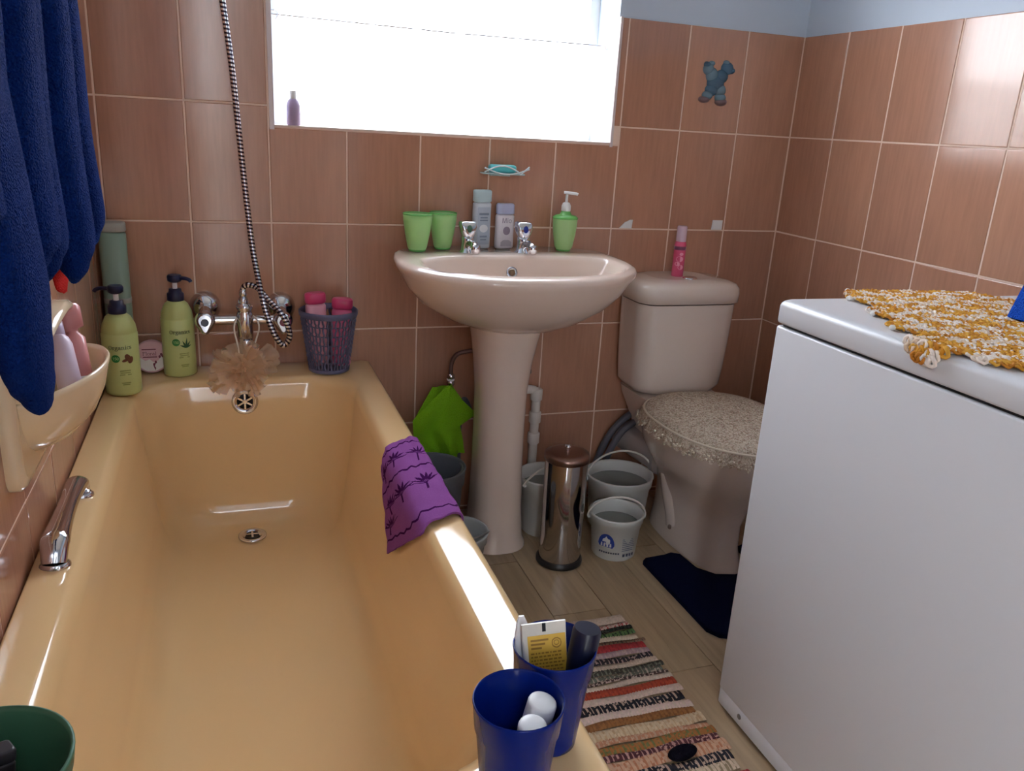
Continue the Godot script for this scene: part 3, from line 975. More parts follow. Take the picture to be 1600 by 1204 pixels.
func build_towels() -> void:
	# blue bath towel gathered on a rail on the left wall
	var blue := terry(srgb(12, 40, 104))
	var rl := thing("towel_rail", "chrome towel rail high on the left wall above the soap dish", "towel rail", Vector3(XL, 1.62, 1.2))
	part(rl, "bar", tube(PackedVector3Array([Vector3(0.10, 0, -0.40), Vector3(0.10, 0, 0.42)]), 0.008), chrome)
	for z in [-0.38, 0.40]:
		part(rl, "bracket", lathe([[0.02, 0], [0.02, 0.006], [0.008, 0.01], [0.008, 0.10]], 16), chrome, Vector3(0.0, 0, z), Vector3(0, 0, -90))
	var t := thing("bath_towel", "dark blue terry bath towel hanging in folds on the left wall", "towel", Vector3(-1.945, 0, 1.235))
	var st := begin()
	var o := Vector3(-1.92, 0, 1.2)
	var top := 1.632
	var P := [
		# top z, mid z, low z, low y, half width top, half width low, x
		[0.98, 0.86, 0.80, 1.005, 0.040, 0.036, -1.905],
		[1.02, 0.92, 0.865, 0.975, 0.040, 0.046, -1.890],
		[1.08, 1.00, 0.96, 0.960, 0.042, 0.050, -1.900],
		[1.14, 1.09, 1.06, 0.965, 0.042, 0.052, -1.880],
		[1.20, 1.18, 1.16, 0.985, 0.042, 0.050, -1.895],
		[1.27, 1.27, 1.265, 1.01, 0.042, 0.055, -1.885],
		[1.33, 1.36, 1.36, 1.04, 0.042, 0.052, -1.898],
		[1.40, 1.46, 1.47, 1.075, 0.042, 0.050, -1.890],
	]
	for p in P:
		pleat_into(st, [
			[Vector3(p[6], top, p[0]) - o, p[4], 0.018],
			[Vector3(p[6], 1.5, lerpf(p[0], p[1], 0.3)) - o, p[4], 0.022],
			[Vector3(p[6] + 0.004, 1.3, lerpf(p[0], p[1], 0.75)) - o, p[4] * 1.05, 0.024],
			[Vector3(p[6], 1.15, lerpf(p[1], p[2], 0.3)) - o, p[5], 0.024],
			[Vector3(p[6] + 0.003, lerpf(p[3], 1.15, 0.35), p[2]) - o, p[5], 0.024],
			[Vector3(p[6], p[3] + 0.02, p[2] + 0.005) - o, p[5] * 0.7, 0.018],
			[Vector3(p[6], p[3], p[2] + 0.006) - o, p[5] * 0.35, 0.008]])
	# the long corner
	pleat_into(st, [[Vector3(-1.895, 1.25, 1.37) - o, 0.06, 0.02], [Vector3(-1.885, 1.10, 1.385) - o, 0.072, 0.024], [Vector3(-1.88, 1.01, 1.378) - o, 0.068, 0.024], [Vector3(-1.88, 0.96, 1.378) - o, 0.060, 0.022], [Vector3(-1.88, 0.925, 1.366) - o, 0.054, 0.018], [Vector3(-1.88, 0.895, 1.352) - o, 0.036, 0.013], [Vector3(-1.88, 0.882, 1.338) - o, 0.008, 0.005]])
	part(t, "hanging_folds", commit(st), blue)
	var grid := []
	for j in 15:
		var row := PackedVector3Array()
		for i in 19:
			var u := i / 18.0
			var v := j / 14.0
			var zr := lerpf(1.415, 1.535, minf(1.0, v * 1.3)) - 0.01 * sin(v * 5)
			row.append(Vector3(-1.862 + 0.006 * sin(u * 7 + v * 2) , lerpf(1.176 - 0.012 * u, 1.62, v), lerpf(zr, 1.70, u)) - o)
		grid.append(row)
	for j in grid.size():
		var rw: PackedVector3Array = grid[j]
		rw.reverse()
		grid[j] = rw
	part(t, "folded_flap", sheet(grid, 0.006), blue)
	# red cloth corner peeping out below
	var rd := thing("red_cloth", "small red cloth corner showing below the hanging blue towel", "cloth", Vector3(-1.945, 0, 0.98))
	st = begin()
	pleat_into(st, [[Vector3(0, 1.10, 0.02), 0.05, 0.004], [Vector3(0, 0.99, 0.0), 0.075, 0.005], [Vector3(0.0, 0.945, -0.015), 0.055, 0.005], [Vector3(0.0, 0.918, -0.03), 0.008, 0.003]])
	part(rd, "cloth_corner", commit(st), terry(srgb(200, 40, 36)))
	# blue towel draped over a plastic crate standing on the machine, at the right edge of the picture
	var cr := thing("white_crate", "white plastic crate with a dark rim on the washing machine", "crate", Vector3(-0.262, 0.9185, 1.36))
	var cw: Array = []
	for s in [[0.105, 0.135, 0.0], [0.108, 0.138, 0.003], [0.115, 0.146, 0.113], [0.112, 0.143, 0.113], [0.106, 0.136, 0.006], [0.02, 0.02, 0.006]]:
		cw.append(rr(0, 0, s[0], s[1], 0.03, s[2], 6))
	part(cr, "crate_body", loft(cw, true, true, true), white_plastic)
	part(cr, "crate_rim", loft([rr(0, 0, 0.117, 0.148, 0.03, 0.104, 6), rr(0, 0, 0.119, 0.150, 0.03, 0.105, 6), rr(0, 0, 0.119, 0.150, 0.03, 0.115, 6), rr(0, 0, 0.112, 0.143, 0.03, 0.115, 6)], true), black_plastic)
	var t2 := thing("hand_towel", "bright blue terry towel draped over a crate on the washing machine", "towel", Vector3(-0.40, 0.92, 1.36))
	grid = []
	for j in 12:
		var row := PackedVector3Array()
		for i in 15:
			var u := i / 14.0
			var v := j / 11.0
			var prof: Vector2
			if v < 0.6:
				prof = Vector2(-0.036 + 0.048 * v / 0.6, 0.002 + 0.132 * v / 0.6)
			else:
				prof = Vector2(0.012 + 0.12 * (v - 0.6) / 0.4, 0.134 - 0.004 * (v - 0.6) / 0.4)
			row.append(Vector3(prof.x + 0.006 * sin(u * 11 + 1) * (1.0 - v), prof.y, lerpf(0.14, -0.105, u)))
		grid.append(row)
	for j in grid.size():
		var rw: PackedVector3Array = grid[j]
		rw.reverse()
		grid[j] = rw
	part(t2, "draped_fabric", sheet(grid, 0.012), terry(srgb(34, 84, 190)))
func stripe_mat() -> StandardMaterial3D:
	var im := Image.create(32, 32, false, Image.FORMAT_RGB8)
	for y in 32:
		for x in 32:
			var v := fposmod((x + y) / 32.0, 1.0)
			im.set_pixel(x, y, srgb(226, 224, 226) if v < 0.5 else srgb(58, 46, 62))
	var m := image_mat(im, 0.16)
	m.metallic = 0.85
	m.uv1_scale = Vector3(1, 1, 1)
	return m

func build_bath_fittings() -> void:
	var o := Vector3(-1.68, 0.0, 0.0)
	var t := thing("bath_mixer", "chrome wall-mounted bath mixer with two handles above the bathtub end", "tap", o)
	for k in 2:
		var x: float = [-1.778, -1.585][k] - o.x
		var y: float = [0.672, 0.668][k]
		part(t, "wall_flange", lathe([[0.040, 0.0], [0.040, 0.006], [0.036, 0.020], [0.026, 0.032], [0.016, 0.038]], 32), chrome, Vector3(x, y + 0.012, 0.002), Vector3(90, 0, 0))
		part(t, "inlet", tube(PackedVector3Array([Vector3(x, y + 0.01, 0.03), Vector3(x, y - 0.008, 0.075)]), 0.016, 20), chrome)
		var hd := part(t, "handle", loft([drop_ring(0.012, 0.0, 0.0), drop_ring(0.021, 0.002, 0.008), drop_ring(0.0255, 0.006, 0.022), drop_ring(0.0255, 0.010, 0.034), drop_ring(0.021, 0.012, 0.044), drop_ring(0.015, 0.012, 0.049)], true, true, true), chrome, Vector3(x, y - 0.008, 0.075), Vector3(82, 0, 0))
		part(hd, "handle_disc", lathe([[0.0095, 0.0], [0.0095, 0.003], [0.008, 0.004]], 20), mat(srgb(26, 34, 70) if k == 0 else srgb(120, 40, 60), 0.25), Vector3(0, 0.0485, 0.004))
	part(t, "cross_bar", tube(PackedVector3Array([Vector3(-0.098, 0.660, 0.07), Vector3(0.095, 0.660, 0.07)]), 0.0135, 20), chrome)
	part(t, "mixer_body", lathe([[0.016, 0.612], [0.020, 0.616], [0.021, 0.65], [0.022, 0.672], [0.019, 0.684], [0.0175, 0.690], [0.021, 0.694], [0.021, 0.702], [0.016, 0.708]], 24), chrome, Vector3(0, 0, 0.085))
	part(t, "spout", lathe([[0.015, 0.575], [0.0185, 0.578], [0.0185, 0.604], [0.016, 0.612]], 24), chrome, Vector3(0.002, 0, 0.09))
	part(t, "hose_outlet", lathe([[0.012, 0.706], [0.013, 0.712], [0.012, 0.722], [0.008, 0.728], [0.007, 0.735]], 20), chrome, Vector3(-0.002, 0, 0.085))
	# shower hose from the mixer, round a loop and up out of sight
	var h := thing("shower_hose", "striped chrome flexible shower hose rising past the window's left edge", "hose", o)
	var pts := [Vector3(-1.682, 0.733, 0.085), Vector3(-1.680, 0.750, 0.085), Vector3(-1.668, 0.757, 0.088), Vector3(-1.645, 0.750, 0.095), Vector3(-1.620, 0.722, 0.115), Vector3(-1.590, 0.690, 0.135), Vector3(-1.574, 0.655, 0.14), Vector3(-1.572, 0.625, 0.14), Vector3(-1.588, 0.606, 0.14), Vector3(-1.607, 0.632, 0.14), Vector3(-1.622, 0.672, 0.13), Vector3(-1.634, 0.722, 0.115), Vector3(-1.645, 0.79, 0.09), Vector3(-1.655, 0.87, 0.07), Vector3(-1.669, 1.06, 0.05), Vector3(-1.684, 1.292, 0.05), Vector3(-1.698, 1.434, 0.05), Vector3(-1.715, 1.62, 0.05), Vector3(-1.73, 1.85, 0.045), Vector3(-1.732, 1.93, 0.02), Vector3(-1.732, 1.94, 0.0)]
	for i in pts.size():
		pts[i] -= o
	var path := spline(pts, 10)
	# even spacing so that the stripes are even
	var even := PackedVector3Array([path[0]])
	var acc := 0.0
	var total := 0.0
	for i in range(1, path.size()):
		var d := path[i].distance_to(path[i - 1])
		total += d
		acc += d
		if acc > 0.0045:
			even.append(path[i - 1].lerp(path[i], 1.0 - (acc - 0.0045) / maxf(d, 1e-6)))
			acc = 0.0
	var hm := stripe_mat()
	hm.uv1_scale = Vector3(1, total / 0.0095, 1)
	part(h, "hose_body", tube(even, 0.0075, 12), hm)
	part(h, "hose_nut", lathe([[0.009, 0.728], [0.010, 0.731], [0.010, 0.742], [0.008, 0.745]], 12), chrome, Vector3(-0.002, 0, 0.085))
	# bath puff
	var lf := thing("bath_puff", "peach mesh bath puff hanging from the mixer spout", "bath puff", Vector3(-1.692, 0.548, 0.13))
	var net := mat(Color(1.0, 0.91, 0.80, 0.42), 0.9)
	net.backlight_enabled = true
	net.backlight = Color(0.9, 0.78, 0.64)
	net.transparency = BaseMaterial3D.TRANSPARENCY_ALPHA
	var st := begin()
	var r := RandomNumberGenerator.new()
	r.seed = 12
	for k in 60:
		var dir := Vector3(r.randfn(0, 1), r.randfn(0, 0.8), r.randfn(0, 1)).normalized()
		var side := dir.cross(Vector3(r.randfn(0, 1), r.randfn(0, 1), r.randfn(0, 1))).normalized()
		var nm := dir.cross(side)
		var reach := r.randf_range(0.045, 0.078) * (1.0 + 0.42 * absf(dir.x)) * (1.0 if dir.y < 0.3 else 0.85)
		var wid := r.randf_range(0.022, 0.034)
		var ph := r.randf() * TAU
		var rings := []
		for j in 9:
			var v := j / 8.0
			var row := PackedVector3Array()
			for i in 13:
				var u := i / 12.0
				var ang := (u - 0.5) * 2.6
				var rad := reach * (0.12 + 0.88 * v)
				var ruf := 0.007 * v * sin(u * 17.0 + ph) + 0.004 * v * sin(u * 31.0 + ph * 2)
				var curl := 0.014 * v * v * sin(ph + u * 3.0)
				row.append(dir * rad * cos(ang * 0.42) + side * sin(ang) * wid * (0.3 + 0.9 * v) + nm * (ruf + curl))
			rings.append(row)
		loft_into(st, rings, false)
	var pf := part(lf, "mesh_ruffles", commit(st), net)
	pf.set_meta("kind", "stuff")
	part(lf, "core", lathe([[0.008, -0.02], [0.02, -0.008], [0.02, 0.008], [0.008, 0.02]], 16), mat(srgb(222, 190, 160), 0.9))
	part(lf, "cord", tube(spline([Vector3(-0.004, 0.01, 0.0), Vector3(-0.010, 0.06, -0.01), Vector3(-0.016, 0.10, -0.018), Vector3(-0.006, 0.125, -0.04), Vector3(0.017, 0.128, -0.064), Vector3(0.038, 0.122, -0.04), Vector3(0.046, 0.10, -0.018), Vector3(0.034, 0.06, -0.01), Vector3(0.02, 0.01, 0.0)]), 0.0022, 8), mat(srgb(235, 225, 210), 0.8))

# tap handle outline: round with a tip drawn out towards +z (downwards once mounted)
func drop_ring(r: float, tip: float, y: float) -> PackedVector3Array:
	var o := PackedVector3Array()
	for i in 24:
		var a := TAU * i / 24
		var k := pow(maxf(0.0, cos(a)), 6.0)
		o.append(Vector3(sin(a) * r, y, cos(a) * r + tip * k * 1.2))
	return o

func build_tub_end_items() -> void:
	var lime := mat(srgb(194, 204, 132), 0.35)
	var navy := mat(srgb(22, 30, 66), 0.35)
	var ink := mat(srgb(44, 58, 40), 0.5)
	var green := mat(srgb(20, 120, 52), 0.4)
	# two pump bottles
	for k in 2:
		var at: Vector3 = [Vector3(-1.968, 0.519, 0.205), Vector3(-1.846, 0.519, 0.070)][k]
		var b := thing("pump_bottle", ["lime green pump bottle in the corner against the left wall, almond print", "lime green pump bottle beside the bath mixer, aloe leaf print"][k], "bottle", at, "lime green pump bottles on the tub end")
		var R := 0.0405
		part(b, "body", lathe([[0.036, 0.0], [R - 0.001, 0.003], [R, 0.008], [R, 0.148], [R - 0.002, 0.150], [R - 0.001, 0.153], [R - 0.004, 0.170], [0.028, 0.188], [0.020, 0.195], [0.015, 0.198]], 40, 1.0, 0.92), lime)
		var col := part(b, "collar", lathe([[0.0195, 0.196], [0.0205, 0.198], [0.0205, 0.214], [0.016, 0.218], [0.015, 0.226], [0.010, 0.227]], 24), navy)
		part(col, "pump_stem", lathe([[0.006, 0.226], [0.006, 0.248]], 16), white_plastic)
		var yaw := -95.0 if k == 0 else 60.0
		var hd := part(b, "pump_head", lathe([[0.011, 0.243], [0.017, 0.247], [0.018, 0.258], [0.015, 0.262]], 24), navy)
		part(hd, "pump_nozzle", tube(spline([Vector3(0, 0.254, 0.008), Vector3(0, 0.255, 0.03), Vector3(0, 0.252, 0.042), Vector3(0, 0.247, 0.046)], 4), 0.0048, 10), navy, Vector3.ZERO, Vector3(0, yaw, 0))
		var rot := Vector3(0, 4 if k == 0 else 10, 0)
		var rt := R * 0.965
		part(b, "brand_lettering", text_mesh("Organics", 0.0125, rt, true), ink, Vector3(0, 0.120, 0), rot)
		part(b, "green_badge", decal_shape(circle2(-0.011, 0.094, 0.0095, 0.0095), rt), green, Vector3.ZERO, rot)
		part(b, "badge_lettering", text_mesh("150", 0.0085, rt + 0.0004), mat(srgb(190, 220, 150), 0.5), Vector3(0, 0.094, 0), rot + Vector3(0, -rad_to_deg(0.011 / rt), 0))
		if k == 0:
			var alm := mat(srgb(112, 70, 46), 0.5)
			for q in [[0.016, 0.095, 0.0065, 0.010, 0.5], [0.022, 0.089, 0.006, 0.009, -0.4], [0.009, 0.089, 0.007, 0.0035, 0.3]]:
				var pl := circle2(0, 0, q[2], q[3], 14)
				for i in pl.size():
					pl[i] = pl[i].rotated(q[4]) + Vector2(q[0], q[1])
				part(b, "almond_print", decal_shape(pl, rt), alm, Vector3.ZERO, rot)
		else:
			for q in 5:
				var an: float = [-0.9, -0.35, 0.1, 0.55, 1.0][q]
				var ln: float = [0.017, 0.02, 0.026, 0.02, 0.016][q]
				var pl := PackedVector2Array([Vector2(-0.0025, 0), Vector2(0.0025, 0), Vector2(0.0022, ln * 0.5), Vector2(0, ln), Vector2(-0.0022, ln * 0.5)])
				for i in pl.size():
					pl[i] = pl[i].rotated(-an * 1.3) + Vector2(0.013, 0.080)
				part(b, "aloe_print", decal_shape(pl, rt), mat(srgb(24, 84, 44), 0.5), Vector3.ZERO, rot)
		var faint := mat(srgb(150, 160, 92), 0.5)
		for q in [[0.062, 0.024], [0.057, 0.022], [0.052, 0.026], [0.032, 0.020], [0.028, 0.016]]:
			part(b, "small_print", decal_shape(PackedVector2Array([Vector2(0.008 - q[1] / 2, q[0]), Vector2(0.008 + q[1] / 2, q[0]), Vector2(0.008 + q[1] / 2, q[0] + 0.0028), Vector2(0.008 - q[1] / 2, q[0] + 0.0028)]), rt), faint, Vector3.ZERO, rot)
	# round tin leaning on the tiles
	var tn := thing("round_tin", "round pink and white tin standing between the two lime pump bottles", "tin", Vector3(-1.915, 0.520, 0.042))
	part(tn, "tin_body", lathe([[0.040, 0.0], [0.041, 0.002], [0.041, 0.026], [0.040, 0.028]], 40), white_plastic, Vector3(0, 0.041, -0.012), Vector3(84, 0, 0))
	var tl := part(tn, "tin_lid", lathe([[0.0425, 0.016], [0.043, 0.018], [0.043, 0.030], [0.040, 0.032]], 40), mat(srgb(222, 176, 184), 0.35), Vector3(0, 0.041, -0.012), Vector3(84, 0, 0))
	var wht := mat(srgb(238, 232, 228), 0.4)
	var berry := mat(srgb(120, 50, 70), 0.5)
	var dk := part(tl, "lower_print", decal_shape(PackedVector2Array([Vector2(-0.039, -0.006), Vector2(-0.025, -0.002), Vector2(-0.015, -0.010), Vector2(-0.004, -0.006), Vector2(0.004, -0.014), Vector2(0.016, -0.010), Vector2(0.026, 0.004), Vector2(0.038, 0.010), Vector2(0.037, -0.012), Vector2(0.026, -0.029), Vector2(0.008, -0.038), Vector2(-0.012, -0.037), Vector2(-0.028, -0.027)]), 0), wht, Vector3(0, 0.0320, 0), Vector3(-90, 0, 0))
	dk.set_meta("label", "white scalloped lower half of the lid print")
	for q in [[0.024, 0.006], [0.020, 0.000], [0.027, 0.002], [0.010, -0.014], [0.006, -0.020]]:
		part(tl, "berry_print", decal_shape(circle2(q[0], q[1], 0.0028, 0.004, 10), 0), berry, Vector3(0, 0.0324, 0), Vector3(-90, 0, 0))
	part(tl, "branch_print", decal_shape(PackedVector2Array([Vector2(0.008, -0.016), Vector2(0.010, -0.016), Vector2(0.007, -0.024), Vector2(0.010, -0.030), Vector2(0.008, -0.036), Vector2(0.006, -0.030), Vector2(0.004, -0.024)]), 0), berry, Vector3(0, 0.0324, 0), Vector3(-90, 0, 0))
	part(tl, "small_print", box(Vector3(-0.022, 0.0322, -0.021), Vector3(0.012, 0.0326, -0.018)), berry)
	part(tl, "small_print", box(Vector3(-0.020, 0.0322, -0.001), Vector3(0.014, 0.0326, 0.002)), berry)
	part(tl, "lid_lettering", text_mesh("Floral", 0.012, 0.0, true), berry, Vector3(-0.004, 0.0325, -0.008), Vector3(-90, 0, 0))
	# tall pale green bottle in the corner
	var gb := thing("tall_green_bottle", "tall pale green frosted bottle with grey bands in the far left corner", "bottle", Vector3(-1.983, 0.519, 0.043))
	var fg := mat(srgb(142, 170, 154), 0.4)
	part(gb, "body", rbox(0.062, 0.365, 0.05, 0.02, 0.006), fg)
	var bnd := mat(srgb(176, 178, 172), 0.4)
	part(gb, "band", rbox(0.0635, 0.014, 0.0515, 0.02, 0.002), bnd, Vector3(0, 0.187, 0))
	part(gb, "cap", rbox(0.0635, 0.024, 0.0515, 0.02, 0.004), bnd, Vector3(0, 0.365, 0))
	# plastic basket with two pink bottles
	var bk := thing("woven_basket", "slate grey woven plastic basket on the tub end", "basket", Vector3(-1.464, 0.519, 0.088))
	var slate := mat(srgb(92, 92, 122), 0.5)
	var H := 0.168
	var rb := 0.052
	var rt2 := 0.073
	var st := begin()
	for i in 40:
		var a := TAU * i / 40
		var pth := PackedVector3Array()
		for j in 25:
			var v := j / 24.0
			var rad := lerpf(rb, rt2, v) + 0.0012 * (1 if (j + i) % 2 == 0 else -1)
			var aa := a + 0.022 * sin(v * 12 * PI + (i % 2) * PI)
			pth.append(Vector3(sin(aa) * rad, 0.006 + v * (H - 0.016), cos(aa) * rad))
		tube_into(st, pth, 0.0026, 6)
	part(bk, "woven_ribs", commit(st), slate)
	part(bk, "rim", loft([lathe_rings([[rt2 + 0.003, H - 0.014]], 48)[0], lathe_rings([[rt2 + 0.005, H - 0.010]], 48)[0], lathe_rings([[rt2 + 0.006, H]], 48)[0], lathe_rings([[rt2 + 0.003, H + 0.003]], 48)[0], lathe_rings([[rt2, H]], 48)[0], lathe_rings([[rt2 - 0.002, H - 0.014]], 48)[0]]), slate)
	part(bk, "base", lathe([[rb, 0], [rb + 0.003, 0.002], [rb + 0.004, 0.010], [rb - 0.002, 0.012], [0.0, 0.004]], 40, 1, 1, true, false), slate)
	for j in 5:
		var v := (j + 1) / 6.0
		var ring := PackedVector3Array()
		for i in 49:
			ring.append(Vector3(sin(TAU * i / 48) * (lerpf(rb, rt2, v) - 0.0015), 0.006 + v * (H - 0.016), cos(TAU * i / 48) * (lerpf(rb, rt2, v) - 0.0015)))
		part(bk, "hoop", tube(ring, 0.0016, 6), slate)
	for k in 2:
		var pb := thing("pink_bottle", ["pale pink bottle with magenta cap in the basket, left of the pair", "bright pink bottle with magenta cap in the basket, right of the pair"][k], "bottle", bk.position + Vector3([-0.028, 0.030][k], 0.014, [-0.004, 0.006][k]), "pink bottles in the basket")
		var hh: float = [0.172, 0.158][k]
		part(pb, "body", rbox(0.054, hh, 0.036, 0.016, 0.006), mat(srgb(232, 168, 186) if k == 0 else srgb(222, 104, 146), 0.35))
		part(pb, "cap", rbox(0.056, 0.030, 0.038, 0.017, 0.006), mat(srgb(206, 62, 112), 0.3), Vector3(0, hh, 0))
		pb.rotation_degrees = Vector3(0, [10, -12][k], [2, -2][k])
	# ceramic soap holder on the left wall with bottles lying in it
	var sd := thing("soap_holder", "cream ceramic soap holder with an arched hood on the left wall", "soap holder", Vector3(XL, 0.78, 0.92))
	var cer := ceramic(srgb(236, 214, 180))
	part(sd, "wall_plate", loft([sd_ring(0.0, 0.0), sd_ring(0.014, 0.0), sd_ring(0.020, 0.006), sd_ring(0.022, 0.014)], true, true, true), cer)
	var rings := []
	# outside of the scoop from its keel to the lip, then down the inside
	for s in [[0.25, -0.098], [0.55, -0.088], [0.78, -0.066], [0.92, -0.035], [1.0, 0.0], [1.01, 0.006], [0.985, 0.010], [0.94, 0.004], [0.86, -0.03], [0.7, -0.056], [0.4, -0.075], [0.1, -0.08]]:
		var ring := PackedVector3Array()
		for i in 33:
			var a := PI * i / 32
			ring.append(Vector3(0.012 + sin(a) * 0.108 * s[0], s[1] + 0.022 * sin(a) * s[0] - 0.004, cos(a) * 0.155 * s[0]))
		rings.append(ring)
	part(sd, "scoop", loft(rings, false), cer)
	var hood := []
	for i in 25:
		var a := PI * i / 24
		var y := 0.0 + 0.105 * pow(sin(a), 0.8)
		var z := 0.150 * cos(a)
		var dp := 0.03 + 0.035 * sin(a)
		hood.append(PackedVector3Array([Vector3(0.004, y + 0.010, z * 1.06), Vector3(dp, y + 0.009, z * 1.05), Vector3(dp + 0.008, y + 0.002, z * 1.02), Vector3(dp + 0.004, y - 0.006, z * 0.97), Vector3(0.004, y - 0.008, z * 0.95)]))
	part(sd, "arched_hood", loft(hood, true), cer)
	var lt := thing("lilac_tube", "pale lilac tube lying in the soap holder", "tube", Vector3(XL + 0.075, 0.745, 0.97))
	part(lt, "tube_body", lathe([[0.014, 0], [0.0175, 0.003], [0.0175, 0.10], [0.014, 0.112], [0.009, 0.118]], 24), mat(srgb(214, 194, 212), 0.35))
	part(lt, "tube_cap", lathe([[0.010, 0.116], [0.011, 0.118], [0.011, 0.14], [0.009, 0.142]], 20), mat(srgb(196, 176, 200), 0.3))
	lt.rotation_degrees = Vector3(-34, 0, 12)
	var pk := thing("pink_mist_bottle", "rose pink clear bottle with a white ball foot in the soap holder", "bottle", Vector3(XL + 0.075, 0.745, 0.89))
	var rose := mat(srgb(222, 150, 150), 0.2)
	part(pk, "bottle_body", lathe([[0.014, 0.02], [0.018, 0.026], [0.018, 0.085], [0.010, 0.094], [0.010, 0.10], [0.019, 0.104], [0.019, 0.135], [0.016, 0.140]], 24), rose)
	part(pk, "white_cap", lathe([[0.008, -0.008], [0.016, -0.003], [0.019, 0.008], [0.018, 0.018], [0.013, 0.024]], 24), white_plastic)
	pk.rotation_degrees = Vector3(-22, 0, 8)

func sd_ring(x: float, inset: float) -> PackedVector3Array:
	var o := PackedVector3Array()
	var base := rr(0, 0, 0.125 - inset, 0.172 - inset, 0.03, 0, 6)
	for p in base:
		o.append(Vector3(x, p.x, p.z))
	return o
func build_basin_items() -> void:
	var y := 0.851
	var lg := mat(srgb(186, 226, 158), 0.3)
	lg.backlight_enabled = true
	lg.backlight = srgb(120, 180, 96)
	var dg := mat(srgb(110, 190, 100), 0.2)
	# two tumblers
	for k in 2:
		var t := thing("tumbler", ["light green frosted tumbler at the left end of the basin deck", "light green frosted tumbler behind the left basin tap"][k], "tumbler", [Vector3(-1.228, y, 0.108), Vector3(-1.148, y, 0.070)][k], "green tumblers on the basin")
		var s: float = [1.0, 0.95][k]
		part(t, "cup_wall", lathe([[0.023, 0.004], [0.026, 0.010], [0.033, 0.045], [0.0385, 0.080], [0.0395, 0.098], [0.0385, 0.098], [0.0372, 0.080], [0.0315, 0.045], [0.024, 0.012], [0.0, 0.010]], 32, s, s, true, false), lg)
		part(t, "foot_ring", lathe([[0.021, 0.0], [0.023, 0.001], [0.024, 0.007], [0.022, 0.008]], 24, s, s), dg)
		part(t, "rim", lathe([[0.0385, 0.0965], [0.0402, 0.0975], [0.0402, 0.1005], [0.0385, 0.1012], [0.0378, 0.0995]], 32, s, s, false, false), dg)
	# soap dispenser
	var d := thing("soap_dispenser", "light green soap dispenser with a white pump on the basin", "soap dispenser", Vector3(-0.790, y, 0.085))
	part(d, "body", lathe([[0.021, 0.004], [0.026, 0.012], [0.032, 0.045], [0.035, 0.075], [0.0355, 0.092], [0.034, 0.096]], 32), lg)
	part(d, "foot_ring", lathe([[0.019, 0.0], [0.021, 0.001], [0.022, 0.007], [0.02, 0.008]], 24), dg)
	part(d, "shoulder", lathe([[0.0362, 0.092], [0.0365, 0.096], [0.030, 0.101], [0.017, 0.104], [0.013, 0.112], [0.012, 0.116]], 32), dg)
	var pc := part(d, "pump_collar", lathe([[0.0125, 0.113], [0.0135, 0.115], [0.0135, 0.128], [0.010, 0.136], [0.006, 0.138]], 24), white_plastic)
	part(pc, "pump_stem", lathe([[0.004, 0.137], [0.004, 0.160]], 12), white_plastic)
	part(pc, "pump_spout", tube(PackedVector3Array([Vector3(-0.008, 0.165, -0.004), Vector3(0.0, 0.165, 0.0), Vector3(0.024, 0.163, 0.012), Vector3(0.028, 0.161, 0.014)]), 0.0042, 10), white_plastic)
	# two lotion bottles
	var lb := thing("lotion_bottle", "tall pale grey lotion bottle behind the basin between the taps", "bottle", Vector3(-1.030, y, 0.045))
	part(lb, "body", rbox(0.052, 0.128, 0.032, 0.013, 0.004), mat(srgb(202, 210, 218), 0.35))
	part(lb, "cap", rbox(0.053, 0.034, 0.033, 0.0135, 0.004), mat(srgb(186, 210, 216), 0.3), Vector3(0, 0.1285, 0))
	var lbl := part(lb, "label", rbox(0.038, 0.104, 0.001, 0.0004, 0.0002), mat(srgb(176, 188, 202), 0.4), Vector3(0, 0.012, 0.0162))
	part(lbl, "round_print", decal_shape(circle2(0, 0.045, 0.013, 0.011), 0), mat(srgb(226, 230, 234), 0.4), Vector3(0, 0, 0.0007))
	var faint := mat(srgb(126, 138, 156), 0.5)
	for q in [[0.082, 0.030, 0.006], [0.073, 0.022, 0.004], [0.066, 0.024, 0.003], [0.020, 0.022, 0.005], [0.012, 0.018, 0.003]]:
		part(lbl, "small_print", box(Vector3(-q[1] / 2, q[0], 0.0008), Vector3(q[1] / 2, q[0] + q[2], 0.0011)), faint)
	lb.rotation_degrees.y = 8
	var l2 := thing("lotion_bottle", "shorter white lotion bottle with lilac cap behind the basin", "bottle", Vector3(-0.962, y, 0.050))
	part(l2, "body", rbox(0.054, 0.098, 0.032, 0.013, 0.006), mat(srgb(228, 222, 228), 0.35))
	part(l2, "cap", loft([rr(0, 0, 0.0265, 0.0155, 0.013, 0.0985, 6), rr(0, 0, 0.0265, 0.0155, 0.013, 0.122, 6), rr(0, 0, 0.024, 0.013, 0.0125, 0.127, 6)], true, true, true), mat(srgb(178, 184, 212), 0.3))
	part(l2, "lettering", text_mesh("Mio", 0.018), mat(srgb(140, 130, 150), 0.5), Vector3(0, 0.080, 0.0162))
	part(l2, "oval_print", decal_shape(circle2(0, 0.052, 0.011, 0.012), 0), mat(srgb(146, 132, 148), 0.5), Vector3(0, 0, 0.0161))
	part(l2, "band_print", decal_shape(PackedVector2Array([Vector2(-0.017, 0.008), Vector2(0.017, 0.008), Vector2(0.017, 0.020), Vector2(0.008, 0.026), Vector2(-0.008, 0.026), Vector2(-0.017, 0.020)]), 0), mat(srgb(176, 170, 180), 0.5), Vector3(0, 0, 0.0161))
	l2.rotation_degrees.y = 6
	# pink body spray on the cistern
	var s := thing("body_spray", "slim pink body spray bottle with clear cap on the cistern", "bottle", Vector3(-0.402, 0.7745, 0.085))
